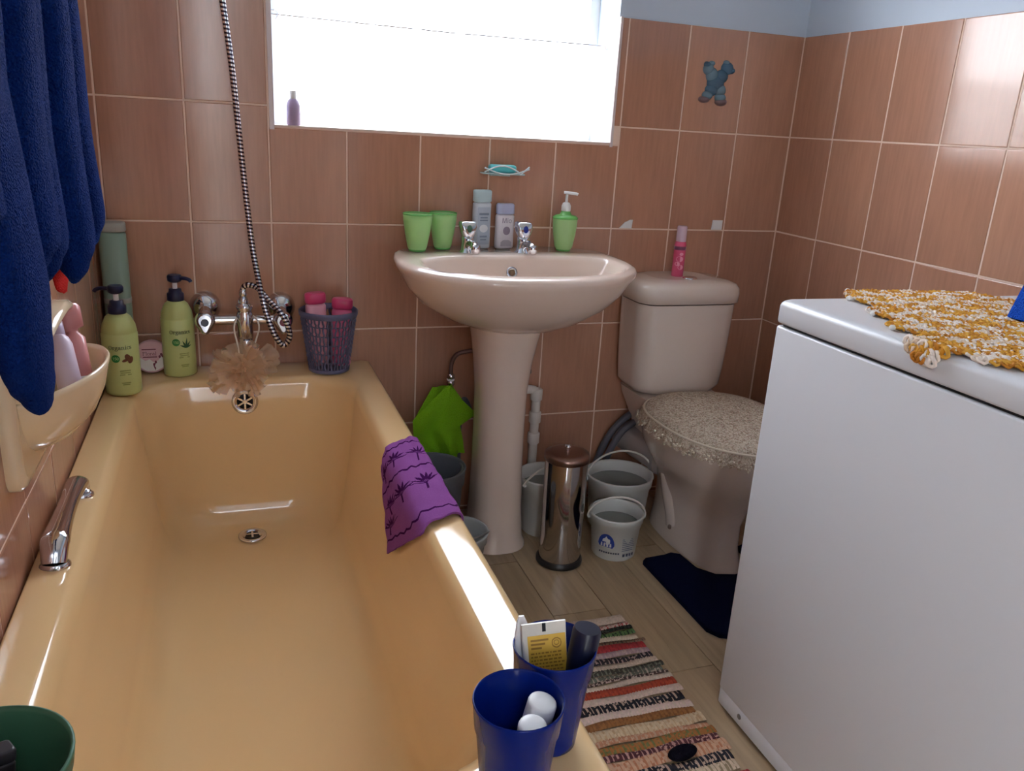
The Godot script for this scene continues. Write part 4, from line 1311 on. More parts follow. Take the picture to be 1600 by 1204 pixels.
	part(s, "body", lathe([[0.016, 0], [0.018, 0.002], [0.018, 0.095], [0.016, 0.105], [0.012, 0.109]], 28), mat(srgb(224, 92, 128), 0.25))
	part(s, "cap", lathe([[0.015, 0.107], [0.0155, 0.109], [0.0155, 0.150], [0.013, 0.154]], 28), mat(srgb(206, 176, 190), 0.2))
	part(s, "name_band", lathe([[0.0182, 0.082], [0.0184, 0.083], [0.0184, 0.092], [0.0182, 0.093]], 28), mat(srgb(120, 60, 90), 0.3))
	for q in [[0.0, 0.055, 0.011], [-0.006, 0.040, 0.008], [0.005, 0.030, 0.009], [0.004, 0.070, 0.006]]:
		part(s, "rose_print", decal_shape(circle2(q[0], q[1], q[2], q[2] * 0.8, 14), 0.018), mat(srgb(242, 150, 178), 0.3), Vector3.ZERO, Vector3(0, -22, 0))

func bucket(called: String, label: String, at: Vector3, r0: float, r1: float, h: float, m: Material, hm: Material, yaw: float, lean: float, water := 0.0) -> Node3D:
	var b := thing(called, label, "bucket", at, "white buckets on the floor" if called == "plastic_bucket" else "")
	var t := 0.0022
	part(b, "bucket_wall", lathe([[r0 - 0.004, 0.0], [r0, 0.004], [lerpf(r0, r1, 0.82), h * 0.82], [lerpf(r0, r1, 0.82) + 0.005, h * 0.825], [r1 + 0.004, h - 0.006], [r1 + 0.006, h - 0.003], [r1 + 0.005, h], [r1 + 0.001, h], [r1 - t, h - 0.006], [lerpf(r0, r1, 0.8) - t, h * 0.8], [r0 - t, 0.006], [0.0, 0.005]], 48, 1, 1, true, false), m)
	var pth := PackedVector3Array()
	for i in 25:
		var a := PI * i / 24
		pth.append(Vector3(cos(a) * (r1 + 0.009), 0, sin(a) * (r1 * 0.95)))
	part(b, "bail_handle", tube(pth, 0.0032, 8), hm, Vector3(0, h - 0.018, 0), Vector3(-lean, yaw, 0))
	for s in [-1, 1]:
		part(b, "handle_lug", lathe([[0.007, 0], [0.007, 0.006], [0.005, 0.008]], 12), m, Vector3(s * (r1 + 0.002), h - 0.018, 0).rotated(Vector3.UP, deg_to_rad(yaw)), Vector3(0, yaw, -90 * s))
	if water > 0.0:
		part(b, "water", lathe([[lerpf(r0, r1, 0.1) - 0.003, 0.008], [lerpf(r0, r1, water) - 0.0026, h * water - 0.001], [lerpf(r0, r1, water) - 0.0026, h * water]], 40), mat(srgb(130, 134, 128), 0.04))
	return b

func build_floor_items() -> void:
	var tr := mat(srgb(214, 214, 208), 0.35)
	var hn := mat(srgb(226, 220, 210), 0.4)
	bucket("plastic_bucket", "largest white bucket filled with water, behind the smaller lettered bucket", Vector3(-0.585, 0, 0.190), 0.085, 0.100, 0.175, tr, hn, -8, 84, 0.80)
	var fb := bucket("plastic_bucket", "small white bucket with blue round logo in front of the others", Vector3(-0.672, 0, 0.358), 0.064, 0.076, 0.135, tr, hn, -15, 74, 0.72)
	bucket("plastic_bucket", "white bucket between the basin pedestal and the steel canister", Vector3(-0.822, 0, 0.172), 0.072, 0.085, 0.185, tr, hn, 20, 60, 0.78)
	var clr := mat(srgb(176, 182, 184), 0.2)
	bucket("clear_bucket", "greyish clear bucket with thin wire handle beside the tub and pedestal", Vector3(-1.178, 0, 0.425), 0.066, 0.080, 0.165, clr, mat(srgb(150, 150, 150), 0.3, 0.7), 10, 20, 0.0)
	bucket("grey_bucket", "dark grey bucket behind the clear one under the green cloth", Vector3(-1.205, 0, 0.235), 0.078, 0.094, 0.27, mat(srgb(96, 100, 108), 0.4), mat(srgb(120, 122, 126), 0.3, 0.6), 60, 8, 0.0)
	# print on the small bucket
	var blue := mat(srgb(34, 60, 140), 0.4)
	var ink := mat(srgb(70, 76, 96), 0.5)
	var rr0 := 0.0715
	var yaw := 16.0
	var logo := PackedVector2Array()
	for i in 17:
		logo.append(Vector2(cos(PI * i / 16) * 0.025, 0.055 + sin(PI * i / 16) * 0.034))
	logo.append(Vector2(-0.020, 0.048))
	logo.append(Vector2(0.020, 0.046))
	var lean := 4.2
	part(fb, "logo_print", decal_shape(logo, rr0), blue, Vector3(0, 0, 0), Vector3(0, -46, 0))
	part(fb, "logo_house", decal_shape(PackedVector2Array([Vector2(-0.012, 0.064), Vector2(0.012, 0.064), Vector2(0.010, 0.072), Vector2(0.004, 0.076), Vector2(0, 0.082), Vector2(-0.004, 0.076), Vector2(-0.010, 0.072)]), rr0 + 0.0005), tr, Vector3.ZERO, Vector3(0, -46, 0))
	for q in [-0.016, -0.007, 0.002, 0.011]:
		part(fb, "logo_strokes", decal_shape(PackedVector2Array([Vector2(q, 0.050), Vector2(q + 0.006, 0.050), Vector2(q + 0.005, 0.061), Vector2(q + 0.001, 0.061)]), rr0 + 0.0006), tr, Vector3.ZERO, Vector3(0, -46, 0))
	for q in 9:
		part(fb, "small_print", decal_shape(PackedVector2Array([Vector2(-0.030 + q * 0.007, 0.028), Vector2(-0.025 + q * 0.007, 0.028), Vector2(-0.025 + q * 0.007, 0.033), Vector2(-0.030 + q * 0.007, 0.033)]), rr0 - 0.001), ink, Vector3.ZERO, Vector3(0, -38, 0))
	for q in [0.074, 0.068, 0.062, 0.056, 0.050, 0.044, 0.038]:
		part(fb, "small_print", decal_shape(PackedVector2Array([Vector2(-0.022, q), Vector2(0.020 - 0.008 * fmod(q * 700, 1.0), q), Vector2(0.020 - 0.008 * fmod(q * 700, 1.0), q + 0.003), Vector2(-0.022, q + 0.003)]), rr0), mat(srgb(140, 146, 160), 0.5), Vector3.ZERO, Vector3(0, 10, 0))
	for q in [-0.018, -0.007, 0.003, 0.013]:
		part(fb, "symbol_print", decal_shape(PackedVector2Array([Vector2(q, 0.020), Vector2(q + 0.007, 0.020), Vector2(q + 0.007, 0.029), Vector2(q, 0.029)]), rr0 - 0.001), ink, Vector3.ZERO, Vector3(0, 10, 0))
	# stainless canister for toilet rolls
	var c := thing("roll_canister", "tall polished steel toilet roll canister with a black base ring", "canister", Vector3(-0.850, 0, 0.368))
	part(c, "base_ring", lathe([[0.064, 0.0], [0.067, 0.003], [0.067, 0.012], [0.062, 0.018]], 40), black_plastic)
	part(c, "cylinder", lathe([[0.0595, 0.014], [0.0600, 0.016], [0.0600, 0.318], [0.0595, 0.32]], 64), mat(srgb(190, 186, 186), 0.09, 1.0))
	var ld := part(c, "lid", lathe([[0.0615, 0.316], [0.0635, 0.318], [0.0635, 0.330], [0.061, 0.336], [0.045, 0.340], [0.0, 0.343]], 48, 1, 1, true, false), mat(srgb(150, 122, 112), 0.3, 1.0))
	part(ld, "knob", lathe([[0.006, 0.340], [0.0055, 0.346], [0.0085, 0.350], [0.009, 0.356], [0.006, 0.360], [0.0, 0.361]], 20, 1, 1, true, false), chrome)
	# navy mat hugging the toilet foot
	var m := thing("toilet_mat", "dark navy contour mat on the floor in front of the toilet", "mat", Vector3(-0.40, 0, 0.62))
	var pl := PackedVector2Array()
	# plan outline (x, -z), rounded corners
	for p in [[-0.62, 0.45], [-0.605, 0.437], [-0.54, 0.432], [-0.515, 0.425], [-0.492, 0.44], [-0.485, 0.52], [-0.45, 0.565], [-0.395, 0.58], [-0.34, 0.565], [-0.305, 0.52], [-0.295, 0.44], [-0.27, 0.43], [-0.19, 0.437], [-0.175, 0.45], [-0.17, 0.78], [-0.19, 0.82], [-0.22, 0.835], [-0.57, 0.835], [-0.60, 0.82], [-0.618, 0.79]]:
		pl.append(Vector2(p[0] + 0.40, -(p[1] - 0.62)))
	part(m, "pile", prism(pl, 0.0, 0.012, 0.003), terry(srgb(14, 20, 54)), Vector3(0, 0.001, 0), Vector3(-90, 0, 0))

func build_rug() -> void:
	var x0 := -1.33
	var x1 := -0.797
	var rug := thing("rag_rug", "woven rag rug with multicoloured stripes on the floor by the tub", "rug", Vector3((x0 + x1) / 2, 0, 1.1))
	# [depth in z, base colour, accent colour, share of accent]
	var cr := srgb(214, 190, 168)
	var S := [
		[0.030, cr, cr, 0.0], [0.016, srgb(206, 176, 160), srgb(170, 60, 60), 0.3], [0.014, srgb(24, 30, 24), srgb(60, 60, 50), 0.3], [0.020, srgb(88, 118, 66), srgb(30, 50, 34), 0.35],
		[0.018, srgb(214, 196, 170), cr, 0.2], [0.012, srgb(120, 92, 70), srgb(70, 50, 44), 0.5], [0.026, srgb(176, 50, 52), srgb(150, 40, 44), 0.3], [0.020, srgb(176, 146, 150), srgb(196, 168, 160), 0.5],
		[0.020, srgb(34, 28, 36), srgb(190, 160, 150), 0.32], [0.018, cr, srgb(200, 176, 156), 0.3], [0.018, srgb(60, 54, 46), srgb(120, 120, 100), 0.4], [0.018, srgb(104, 106, 92), srgb(190, 170, 150), 0.35], [0.010, srgb(70, 52, 48), srgb(200, 176, 160), 0.5],
		[0.016, cr, srgb(220, 198, 178), 0.3], [0.024, srgb(176, 66, 40), srgb(150, 52, 36), 0.35], [0.022, srgb(216, 186, 170), cr, 0.4], [0.028, srgb(22, 20, 30), srgb(200, 170, 150), 0.2],
		[0.022, srgb(220, 190, 176), cr, 0.3], [0.022, srgb(150, 96, 48), srgb(130, 80, 40), 0.3], [0.030, srgb(210, 182, 146), srgb(196, 160, 120), 0.35], [0.016, srgb(190, 130, 96), srgb(200, 160, 130), 0.4], [0.022, srgb(164, 104, 50), srgb(110, 110, 60), 0.3], [0.018, srgb(80, 34, 40), srgb(190, 140, 130), 0.4],
		[0.032, srgb(206, 160, 128), srgb(186, 120, 84), 0.35], [0.026, srgb(24, 22, 32), srgb(190, 160, 140), 0.25], [0.026, srgb(214, 188, 160), srgb(150, 130, 100), 0.2], [0.024, srgb(178, 60, 58), srgb(200, 90, 80), 0.4], [0.03, cr, cr, 0.2],
		[0.024, srgb(40, 50, 80), srgb(180, 160, 150), 0.3], [0.03, cr, srgb(200, 170, 150), 0.3], [0.022, srgb(110, 130, 70), cr, 0.3], [0.026, cr, cr, 0.2], [0.024, srgb(150, 60, 50), cr, 0.25], [0.03, cr, srgb(200, 170, 150), 0.3], [0.022, srgb(30, 28, 36), cr, 0.25], [0.03, cr, cr, 0.1]]
	var z := 0.672
	var r := RandomNumberGenerator.new()
	r.seed = 31
	for s in S:
		var d: float = s[0]
		var st := begin()
		var n := 150
		var ends := r.randf_range(-0.006, 0.010)
		var rings := []
		var cols := []
		var ph := r.randf() * 10
		for j in 6:
			var v := j / 5.0
			var row := PackedVector3Array()
			for i in n + 1:
				var u := float(i) / n
				var x := lerpf(x0, x1 + ends, u)
				var wob := 0.003 * sin(u * 9.0 + ph) + 0.002 * sin(u * 23 + ph * 2)
				var warp := 0.6 + 0.4 * absf(sin(u * PI * n / 2.0))
				row.append(Vector3(x - (x0 + x1) / 2, 0.0015 + 0.006 * pow(sin(PI * (0.08 + 0.84 * v)), 0.6) * warp, z + d * v * 1.04 + wob - 1.1))
			rings.append(row)
		st.set_smooth_group(0)
		for j in 5:
			for i in n:
				# stitches: the accent shows between the warp threads
				var c: Color = s[1]
				if (i % 3 == 0 and r.randf() < 0.75 * signf(s[3])) or r.randf() < float(s[3]) * 0.25:
					c = s[2]
				c = c.lightened(r.randf() * 0.06).darkened(r.randf() * 0.10).srgb_to_linear()
				for q in [[j, i], [j, i + 1], [j + 1, i + 1], [j, i], [j + 1, i + 1], [j + 1, i]]:
					st.set_color(c)
					st.add_vertex(rings[q[0]][q[1]])
		var m: StandardMaterial3D
		if not cache.has("ragmat"):
			m = mat(Color.WHITE, 0.95)
			m.vertex_color_use_as_albedo = true
			cache["ragmat"] = m
		part(rug, "woven_stripe", commit(st), cache["ragmat"])
		z += d
	# a dark knotted rag end lying on the weave
	part(rug, "rag_knot", lathe([[0.004, 0.0], [0.030, 0.003], [0.036, 0.008], [0.024, 0.013], [0.004, 0.015]], 20, 1.0, 0.55), terry(srgb(22, 20, 30)), Vector3(-0.90 - (x0 + x1) / 2, 0.005, 1.155 - 1.1), Vector3(0, 14, 0))
func build_cloths() -> void:
	# bright green cloth hung over the stop valve
	var g := thing("green_cloth", "bright green cleaning cloth hung on the stop valve left of the pedestal", "cloth", Vector3(-1.12, 0.33, 0.07))
	var o := g.position
	var L := [Vector2(-1.122, 0.455), Vector2(-1.172, 0.408), Vector2(-1.226, 0.352), Vector2(-1.224, 0.31), Vector2(-1.20, 0.262), Vector2(-1.165, 0.212)]
	var R := [Vector2(-1.112, 0.456), Vector2(-1.075, 0.405), Vector2(-1.028, 0.358), Vector2(-1.078, 0.322), Vector2(-1.066, 0.27), Vector2(-1.062, 0.232)]
	var grid := []
	var m := 30
	for j in m + 1:
		var f := (1.0 - float(j) / m) * (L.size() - 1)
		var a := mini(int(f), L.size() - 2)
		var u := f - a
		var l: Vector2 = L[a].lerp(L[a + 1], u)
		var rr2: Vector2 = R[a].lerp(R[a + 1], u)
		var row := PackedVector3Array()
		for i in 31:
			var s := i / 30.0
			var p := l.lerp(rr2, s)
			var dp := f / (L.size() - 1)
			row.append(Vector3(p.x, p.y, 0.085 + 0.020 * dp * sin(s * 9.0 + dp * 2.5) + 0.010 * dp * sin(s * 17.0 - dp * 3.0) + 0.012 * (1 - absf(s - 0.5) * 2)) - o)
		grid.append(row)
	part(g, "hanging_fabric", sheet(grid, 0.003), terry(srgb(146, 212, 44)))
	# a darker fold behind the hanging corner
	grid = []
	for j in 9:
		var v := j / 8.0
		var row := PackedVector3Array()
		for i in 9:
			var s := i / 8.0
			row.append(Vector3(lerpf(lerpf(-1.222, -1.165, v), lerpf(-1.15, -1.118, v), s), lerpf(lerpf(0.34, 0.30, s), 0.447, v), 0.070 + 0.006 * sin(s * 6)) - o)
		grid.append(row)
	part(g, "back_fold", sheet(grid, 0.003), terry(srgb(146, 212, 44)))
	# purple patterned face cloth over the tub rim
	var p := thing("purple_cloth", "purple face cloth with dark leaf pattern draped over the tub rim", "cloth", Vector3(-1.38, 0.52, 0.84))
	o = p.position
	# across the rim: outside, edge, top, lip, inner wall; by arc length
	var prof := [Vector2(-1.3315, 0.47), Vector2(-1.3315, 0.505), Vector2(-1.336, 0.520), Vector2(-1.352, 0.526), Vector2(-1.395, 0.525), Vector2(-1.412, 0.519), Vector2(-1.422, 0.500), Vector2(-1.428, 0.46), Vector2(-1.440, 0.36), Vector2(-1.452, 0.27)]
	var arc := [0.0]
	for i in range(1, prof.size()):
		arc.append(arc[i - 1] + prof[i].distance_to(prof[i - 1]))
	grid = []
	for j in 37:
		var v := j / 36.0
		# a far edge and a near edge that are not parallel
		var row := PackedVector3Array()
		for i in 31:
			var s := i / 30.0
			var inner := lerpf(0.165, 0.285, v)
			var aa := lerpf(0.03, inner, s)
			var k := 0
			while k < arc.size() - 2 and arc[k + 1] < aa:
				k += 1
			var q: Vector2 = prof[k].lerp(prof[k + 1], (aa - arc[k]) / (arc[k + 1] - arc[k]))
			var near := lerpf(1.01, 1.05, s / 0.45) if s < 0.45 else lerpf(1.05, 0.86, (s - 0.45) / 0.55)
			var z := lerpf(lerpf(0.63, 0.70, s), near, v)
			var bump := 0.003 * sin(z * 60 + s * 3) + 0.002 * sin(s * 25)
			row.append(Vector3(q.x - 0.003 - absf(bump) * clampf(s * 2 - 0.8, 0, 1), q.y + absf(bump) * clampf(1.6 - s * 2, 0, 1) + 0.002, z) - o)
		grid.append(row)
	var im := Image.create(256, 384, false, Image.FORMAT_RGB8)
	im.fill(srgb(136, 78, 142))
	var dk := srgb(58, 10, 68)
	var r := RandomNumberGenerator.new()
	r.seed = 4
	for x in 256:
		for line in [150, 340, 20]:
			var yy := int(line + 7 * absf(fposmod(x / 14.0, 2.0) - 1.0) + 5 * sin(x * 0.05))
			im.fill_rect(Rect2i(x, clampi(yy, 0, 378), 2, 6), dk)
	for c in [[150, 100], [215, 100], [205, 235], [140, 240], [70, 235], [70, 100], [225, 300]]:
		for leaf in 7:
			var an: float = -PI / 2 + (leaf - 3) * 0.36 + 0.35 * sin(c[0] * 1.7 + c[1])
			for k in 34:
				var w := 9.0 * sin(PI * k / 34.0) * (1.0 if k > 10 else 0.4)
				im.fill_rect(Rect2i(clampi(int(c[0] + cos(an) * k * 1.25 + 0.01 * k * k * (leaf - 3) * 0.3 - w / 2), 0, 248), clampi(int(c[1] + sin(an) * k * 1.25), 0, 378), maxi(1, int(w)), 2), dk)
		for k in 26:
			im.fill_rect(Rect2i(clampi(c[0] - 2, 0, 250), clampi(c[1] + k, 0, 378), 5, 2), dk)
	for k in 9000:
		var x := r.randi_range(0, 255)
		var y := r.randi_range(0, 383)
		im.set_pixel(x, y, im.get_pixel(x, y).lightened(r.randf() * 0.12))
	var pm := image_mat(im, 0.95, false)
	pm.metallic_specular = 0.15
	part(p, "draped_fabric", sheet(grid, 0.004), pm)

func build_doily() -> void:
	var d := thing("crochet_doily", "yellow and white crochet doily with scalloped edges on the washing machine", "doily", Vector3(-0.50, 0.910, 1.32))
	var o := d.position
	var poly := PackedVector2Array([Vector2(-0.555, 0.995), Vector2(-0.29, 1.03), Vector2(-0.21, 1.18), Vector2(-0.20, 1.5), Vector2(-0.30, 1.68), Vector2(-0.55, 1.70), Vector2(-0.70, 1.60), Vector2(-0.695, 1.53), Vector2(-0.735, 1.47), Vector2(-0.728, 1.435), Vector2(-0.770, 1.40), Vector2(-0.752, 1.352), Vector2(-0.700, 1.330), Vector2(-0.708, 1.262), Vector2(-0.655, 1.235), Vector2(-0.662, 1.165), Vector2(-0.600, 1.125), Vector2(-0.608, 1.05)])
	var n := FastNoiseLite.new()
	n.seed = 8
	n.frequency = 26.0
	var r := RandomNumberGenerator.new()
	r.seed = 77
	var tones := [[srgb(214, 148, 40), srgb(228, 170, 66), srgb(200, 128, 34)], [srgb(240, 224, 210), srgb(232, 208, 182), srgb(242, 230, 220)]]
	# rows of looped stitches, row by row; colour changes along the variegated yarn
	var st := begin()
	var step := 0.0095
	var x := -0.78
	while x < -0.19:
		var z := 0.985
		while z < 1.72:
			if Geometry2D.is_point_in_polygon(Vector2(x, z), poly):
				var c: Color = tones[1 if n.get_noise_2d(x, z * 0.8) > 0.04 else 0][r.randi() % 3]
				st.set_color(c.srgb_to_linear())
				var drop := 0.0
				var xx := x
				if x < -0.742:
					drop = (-0.742 - x) * 0.95
					xx = -0.7455 - (-0.742 - x) * 0.25
				var ph := r.randf() * PI
				var pts := []
				var nk := 9 if drop > 0.0 else 6
				for k in nk + 1:
					var a := TAU * k / nk
					if drop > 0.0:
						pts.append(Vector3(xx - 0.003 + 0.002 * sin(a * 2 + ph), 0.914 + cos(a) * 0.0072 - drop, z + sin(a) * 0.0072) - o)
					else:
						pts.append(Vector3(xx + cos(a) * 0.0072 * (1.0 + 0.4 * cos(ph)), 0.913 + 0.0028 + 0.0024 * sin(a * 2 + ph), z + sin(a) * 0.0072) - o)
				loft_into(st, tube_rings(PackedVector3Array(pts), 0.0034 if drop > 0.0 else 0.0024, 5), true, false, false)
			z += step * r.randf_range(0.92, 1.06)
		x += step
	var m := mat(Color.WHITE, 0.9)
	m.vertex_color_use_as_albedo = true
	var cs := part(d, "crochet_stitches", commit(st), m)
	cs.set_meta("kind", "stuff")
	# white picot beads at the tips of the scallops
	for q in [[-0.556, 0.993], [-0.612, 1.062], [-0.665, 1.185], [-0.712, 1.28]]:
		part(d, "picot_tip", lathe([[0.002, -0.004], [0.005, -0.002], [0.0055, 0.001], [0.003, 0.004]], 12), mat(srgb(240, 236, 230), 0.8), Vector3(q[0], 0.915, q[1]) - o)

func build_wall_items() -> void:
	# fish shaped wire soap dish with a turquoise soap
	var f := thing("fish_soap_dish", "glass soap dish with fish outline on the tiles above the basin", "soap dish", Vector3(-0.968, 1.062, 0.0))
	var gl := mat(srgb(170, 196, 198), 0.15)
	var st := begin()
	var up := []
	var dn := []
	for i in 21:
		var u := i / 20.0
		up.append(Vector3(lerpf(-0.062, 0.07, u), 0.018 * sin(PI * minf(1.0, u * 1.25)) if u < 0.8 else 0.022 * (u - 0.8) / 0.2 - 0.004, 0.055))
		dn.append(Vector3(lerpf(-0.062, 0.07, u), 0.012 - 0.016 * sin(PI * u), 0.055))
	part(f, "fish_outline", tube(PackedVector3Array(up), 0.0022, 8), mat(srgb(214, 226, 228), 0.2))
	part(f, "fish_outline", tube(PackedVector3Array(dn), 0.0022, 8), mat(srgb(214, 226, 228), 0.2))
	part(f, "tray", rbox(0.125, 0.004, 0.05, 0.012, 0.001), gl, Vector3(0, -0.006, 0.027))
	part(f, "wall_bracket", box(Vector3(-0.03, -0.012, 0.0), Vector3(0.03, 0.006, 0.006)), gl)
	var sp := thing("soap_bar", "turquoise bar of soap lying in the fish soap dish", "soap", Vector3(-0.970, 1.0605, 0.028))
	part(sp, "soap_block", rbox(0.078, 0.022, 0.036, 0.010, 0.006), mat(srgb(90, 196, 200), 0.4))
	# blue-green ornament: two frilled figures side by side
	var w := thing("wall_ornament", "blue-green glazed wall ornament of two frilled forms on the tiles", "ornament", Vector3(-0.298, 1.345, 0.0))
	var b1 := mat(srgb(74, 108, 132), 0.25)
	var b2 := mat(srgb(112, 142, 158), 0.25)
	var b3 := mat(srgb(126, 104, 108), 0.35)
	var blob := [[0.0, 0.0, 0.030, 0.026, b1], [-0.016, 0.022, 0.020, 0.022, b2], [0.018, 0.020, 0.022, 0.020, b1], [-0.030, 0.038, 0.018, 0.017, b2], [0.034, 0.044, 0.021, 0.019, b1], [-0.038, 0.050, 0.009, 0.009, b1], [0.050, 0.038, 0.009, 0.009, b1], [0.028, 0.060, 0.009, 0.007, b2], [-0.022, 0.054, 0.009, 0.008, b2], [-0.012, -0.020, 0.022, 0.018, b1], [0.018, -0.020, 0.020, 0.020, b2], [-0.024, -0.036, 0.018, 0.014, b2], [0.022, -0.040, 0.019, 0.014, b2], [-0.034, -0.048, 0.019, 0.010, b3], [0.026, -0.052, 0.021, 0.012, b3]]
	for q in blob:
		part(w, "frilled_form", lathe([[1.0, 0.0], [0.98, 0.25], [0.75, 0.65], [0.35, 0.92], [0.0, 1.0]], 14, q[2], q[3], true, false), q[4], Vector3(q[0], q[1], 0.0), Vector3(90, 0, 0)).scale.y = 0.018
	# two stuck-on remnants on the grout line
	var c1 := thing("adhesive_chip", "white triangular adhesive remnant on the tiles right of the dispenser", "adhesive pad", Vector3(-0.548, 0.916, 0.0))
	part(c1, "chip", prism(PackedVector2Array([Vector2(-0.026, -0.008), Vector2(0.016, -0.008), Vector2(0.018, 0.018), Vector2(0.010, 0.018), Vector2(-0.008, 0.010)]), 0.0, 0.004, 0.001), white_plastic)
	var c2 := thing("adhesive_chip", "white square adhesive pad on the tiles above the body spray", "adhesive pad", Vector3(-0.228, 0.922, 0.0))
	part(c2, "chip", prism(PackedVector2Array([Vector2(-0.019, -0.014), Vector2(0.019, -0.014), Vector2(0.019, 0.016), Vector2(-0.017, 0.016)]), 0.0, 0.004, 0.001), white_plastic)

func cup(called: String, label: String, at: Vector3, lean := Vector3.ZERO) -> Node3D:
	var t := thing(called, label, "cup", at, "blue cups on the tub corner")
	var blue := mat(srgb(4, 30, 112), 0.2)
	blue.metallic_specular = 0.3
	part(t, "cup_wall", lathe([[0.030, 0.0], [0.0325, 0.002], [0.0335, 0.01], [0.0415, 0.090], [0.0435, 0.094], [0.046, 0.122], [0.0468, 0.125], [0.046, 0.127], [0.0445, 0.125], [0.0425, 0.096], [0.0415, 0.094], [0.0412, 0.088], [0.0400, 0.086], [0.032, 0.010], [0.0, 0.006]], 48, 1, 1, true, false), blue)
	return t

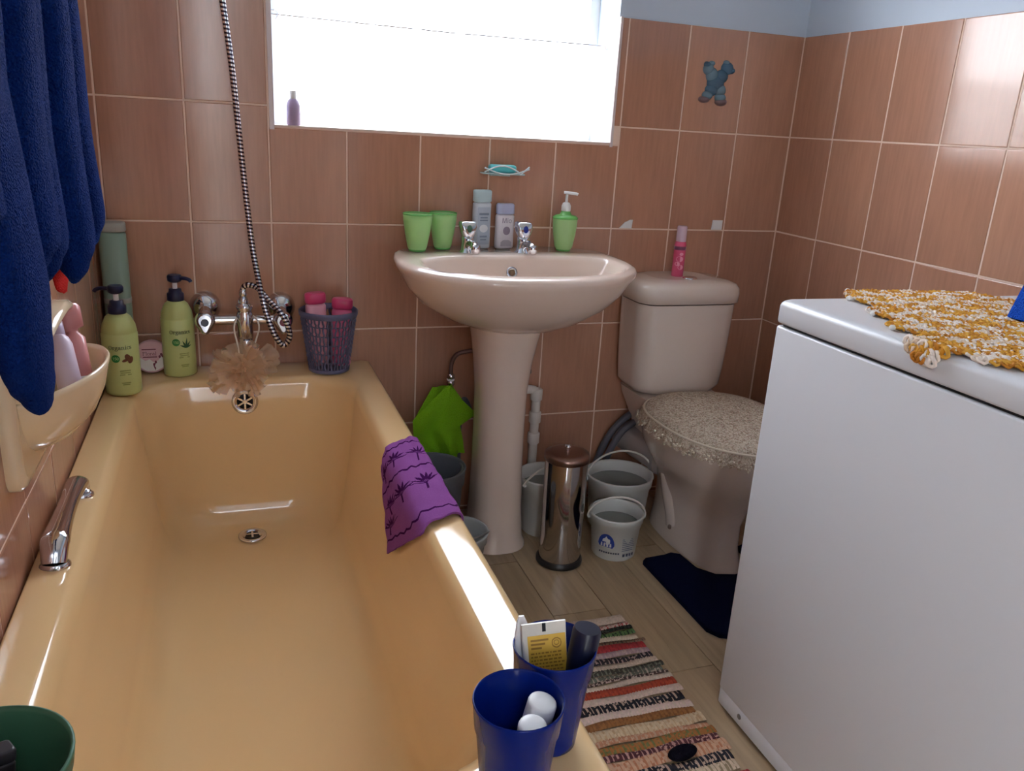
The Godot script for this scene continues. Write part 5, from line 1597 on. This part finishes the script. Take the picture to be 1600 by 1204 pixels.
func build_cups() -> void:
	var y := 0.5195
	var c1 := cup("blue_cup", "blue plastic cup holding toothpaste tubes, the one further back", Vector3(-1.394, y, 1.578))
	var c2 := cup("blue_cup", "blue plastic cup holding white capped bottles, the nearest one", Vector3(-1.462, y, 1.652))
	var p1 := c1.position
	# white tube with gold back
	var t := thing("gold_tube", "white toothpaste tube with gold printed back in the rear blue cup", "tube", p1 + Vector3(-0.002, 0.006, 0.008))
	var rings := []
	for s in [[0.010, 0.010, 0.0], [0.012, 0.012, 0.012], [0.021, 0.016, 0.022], [0.0235, 0.014, 0.05], [0.0245, 0.009, 0.09], [0.0250, 0.0045, 0.118], [0.0250, 0.0016, 0.128], [0.0250, 0.0014, 0.146]]:
		rings.append(rr(0, 0, s[0], s[1], minf(s[0], s[1]) * 0.95, s[2], 6))
	part(t, "tube_body", loft(rings, true, true, true), mat(srgb(226, 220, 206), 0.3))
	var gold := Image.create(128, 192, false, Image.FORMAT_RGB8)
	gold.fill(srgb(206, 164, 62))
	var r := RandomNumberGenerator.new()
	r.seed = 9
	for row in 15:
		var xx := 8
		while xx < 112:
			var wd := r.randi_range(4, 14)
			gold.fill_rect(Rect2i(xx, 44 + row * 9, wd, 4), srgb(142, 104, 34))
			xx += wd + 4
	for k in 40:
		gold.fill_rect(Rect2i(int(96 + cos(k * TAU / 40) * 15), int(22 + sin(k * TAU / 40) * 12), 3, 3), srgb(142, 104, 34))
		gold.fill_rect(Rect2i(int(96 + cos(k * TAU / 40) * 8), int(22 + sin(k * TAU / 40) * 6), 2, 2), srgb(142, 104, 34))
	for row in 3:
		gold.fill_rect(Rect2i(10, 10 + row * 10, 60 - row * 12, 5), srgb(142, 104, 34))
	var gm := image_mat(gold, 0.3, false)
	gm.metallic = 0.3
	var st := begin()
	var zs := [[0.05, 0.0146], [0.09, 0.0096], [0.118, 0.0050], [0.132, 0.0021]]
	for k in 3:
		var va: float = 1.0 - (zs[k][0] - 0.05) / 0.082
		var vb: float = 1.0 - (zs[k + 1][0] - 0.05) / 0.082
		for q in [[-0.019, 0, 0.0], [-0.019, 1, 0.0], [0.0235, 1, 1.0], [-0.019, 0, 0.0], [0.0235, 1, 1.0], [0.0235, 0, 1.0]]:
			st.set_uv(Vector2(q[2], vb if q[1] else va))
			st.add_vertex(Vector3(q[0], zs[k + q[1]][0], zs[k + q[1]][1]))
	part(t, "gold_print", commit(st), gm)
	part(t, "crimp_mark", box(Vector3(-0.002, 0.136, 0.0008), Vector3(0.002, 0.146, 0.0022)), black_plastic)
	t.rotation_degrees = Vector3(-6, -10, 5)
	var n := thing("navy_stick", "dark navy capped stick standing in the rear blue cup", "bottle", p1 + Vector3(0.016, 0.008, 0.010))
	part(n, "stick_body", lathe([[0.013, 0.0], [0.014, 0.003], [0.014, 0.075], [0.015, 0.08]], 24), mat(srgb(30, 44, 100), 0.3))
	part(n, "stick_cap", lathe([[0.0155, 0.078], [0.016, 0.080], [0.016, 0.138], [0.0145, 0.1415]], 28), mat(srgb(18, 24, 48), 0.3))
	n.rotation_degrees = Vector3(0, 0, -7)
	var wt := thing("white_tube", "slim white tube behind the gold tube in the rear blue cup", "tube", p1 + Vector3(-0.020, 0.004, -0.010))
	rings = []
	for s in [[0.009, 0.009, 0.0], [0.012, 0.012, 0.02], [0.0125, 0.009, 0.08], [0.010, 0.004, 0.12], [0.006, 0.0016, 0.142], [0.003, 0.0014, 0.150]]:
		rings.append(rr(0, 0, s[0], s[1], minf(s[0], s[1]) * 0.95, s[2], 6))
	part(wt, "tube_body", loft(rings, true, true, true), white_plastic)
	wt.rotation_degrees = Vector3(-4, -14, 6)
	# two white roll-on bottles in the near cup
	var p2 := c2.position
	for k in 2:
		var b := thing("white_capped_bottle", ["white capped bottle standing nearer in the front blue cup", "white capped bottle leaning on the right in the front blue cup"][k], "bottle", p2 + [Vector3(0.002, 0.010, 0.016), Vector3(0.010, 0.012, -0.012)][k], "white capped bottles in the front cup")
		part(b, "bottle_body", lathe([[0.012, 0.0], [0.0135, 0.003], [0.0135, 0.06], [0.010, 0.068], [0.010, 0.074]], 24), mat(srgb(206, 212, 222), 0.3))
		part(b, "cap", lathe([[0.0125, 0.070], [0.0145, 0.073], [0.0145, 0.104], [0.0138, 0.1062], [0.012, 0.107], [0.004, 0.1075]], 28), white_plastic)
		b.rotation_degrees = [Vector3(6, 0, -2), Vector3(6, 0, -9)][k]
		if k == 1:
			b.scale = Vector3(1.05, 1.0, 1.05)
	# green pot with black cases at the near left corner of the tub
	var pt := thing("green_pot", "dark green plastic pot at the near left corner of the tub", "pot", Vector3(-1.935, 0.5195, 1.628))
	part(pt, "pot_wall", lathe([[0.050, 0.0], [0.053, 0.003], [0.066, 0.10], [0.072, 0.120], [0.074, 0.134], [0.0745, 0.138], [0.072, 0.139], [0.070, 0.134], [0.066, 0.115], [0.060, 0.095], [0.050, 0.008], [0.0, 0.006]], 48, 1, 1, true, false), mat(srgb(64, 110, 84), 0.4))
	for k in 2:
		var bx := thing("black_case", ["flat black case leaning in the green pot, further back", "flat black case leaning in the green pot, nearer"][k], "case", pt.position + [Vector3(-0.030, 0.012, -0.008), Vector3(-0.008, 0.012, 0.014)][k], "black cases in the green pot")
		part(bx, "case_body", rbox(0.05, 0.128, 0.018, 0.003, 0.002), mat(srgb(26, 24, 30), 0.45))
		part(bx, "case_lid", rbox(0.0505, 0.012, 0.0185, 0.003, 0.002), mat(srgb(36, 33, 40), 0.4), Vector3(0, 0.128, 0))
		bx.rotation_degrees = [Vector3(0, 4, -4), Vector3(0, 32, -7)][k]
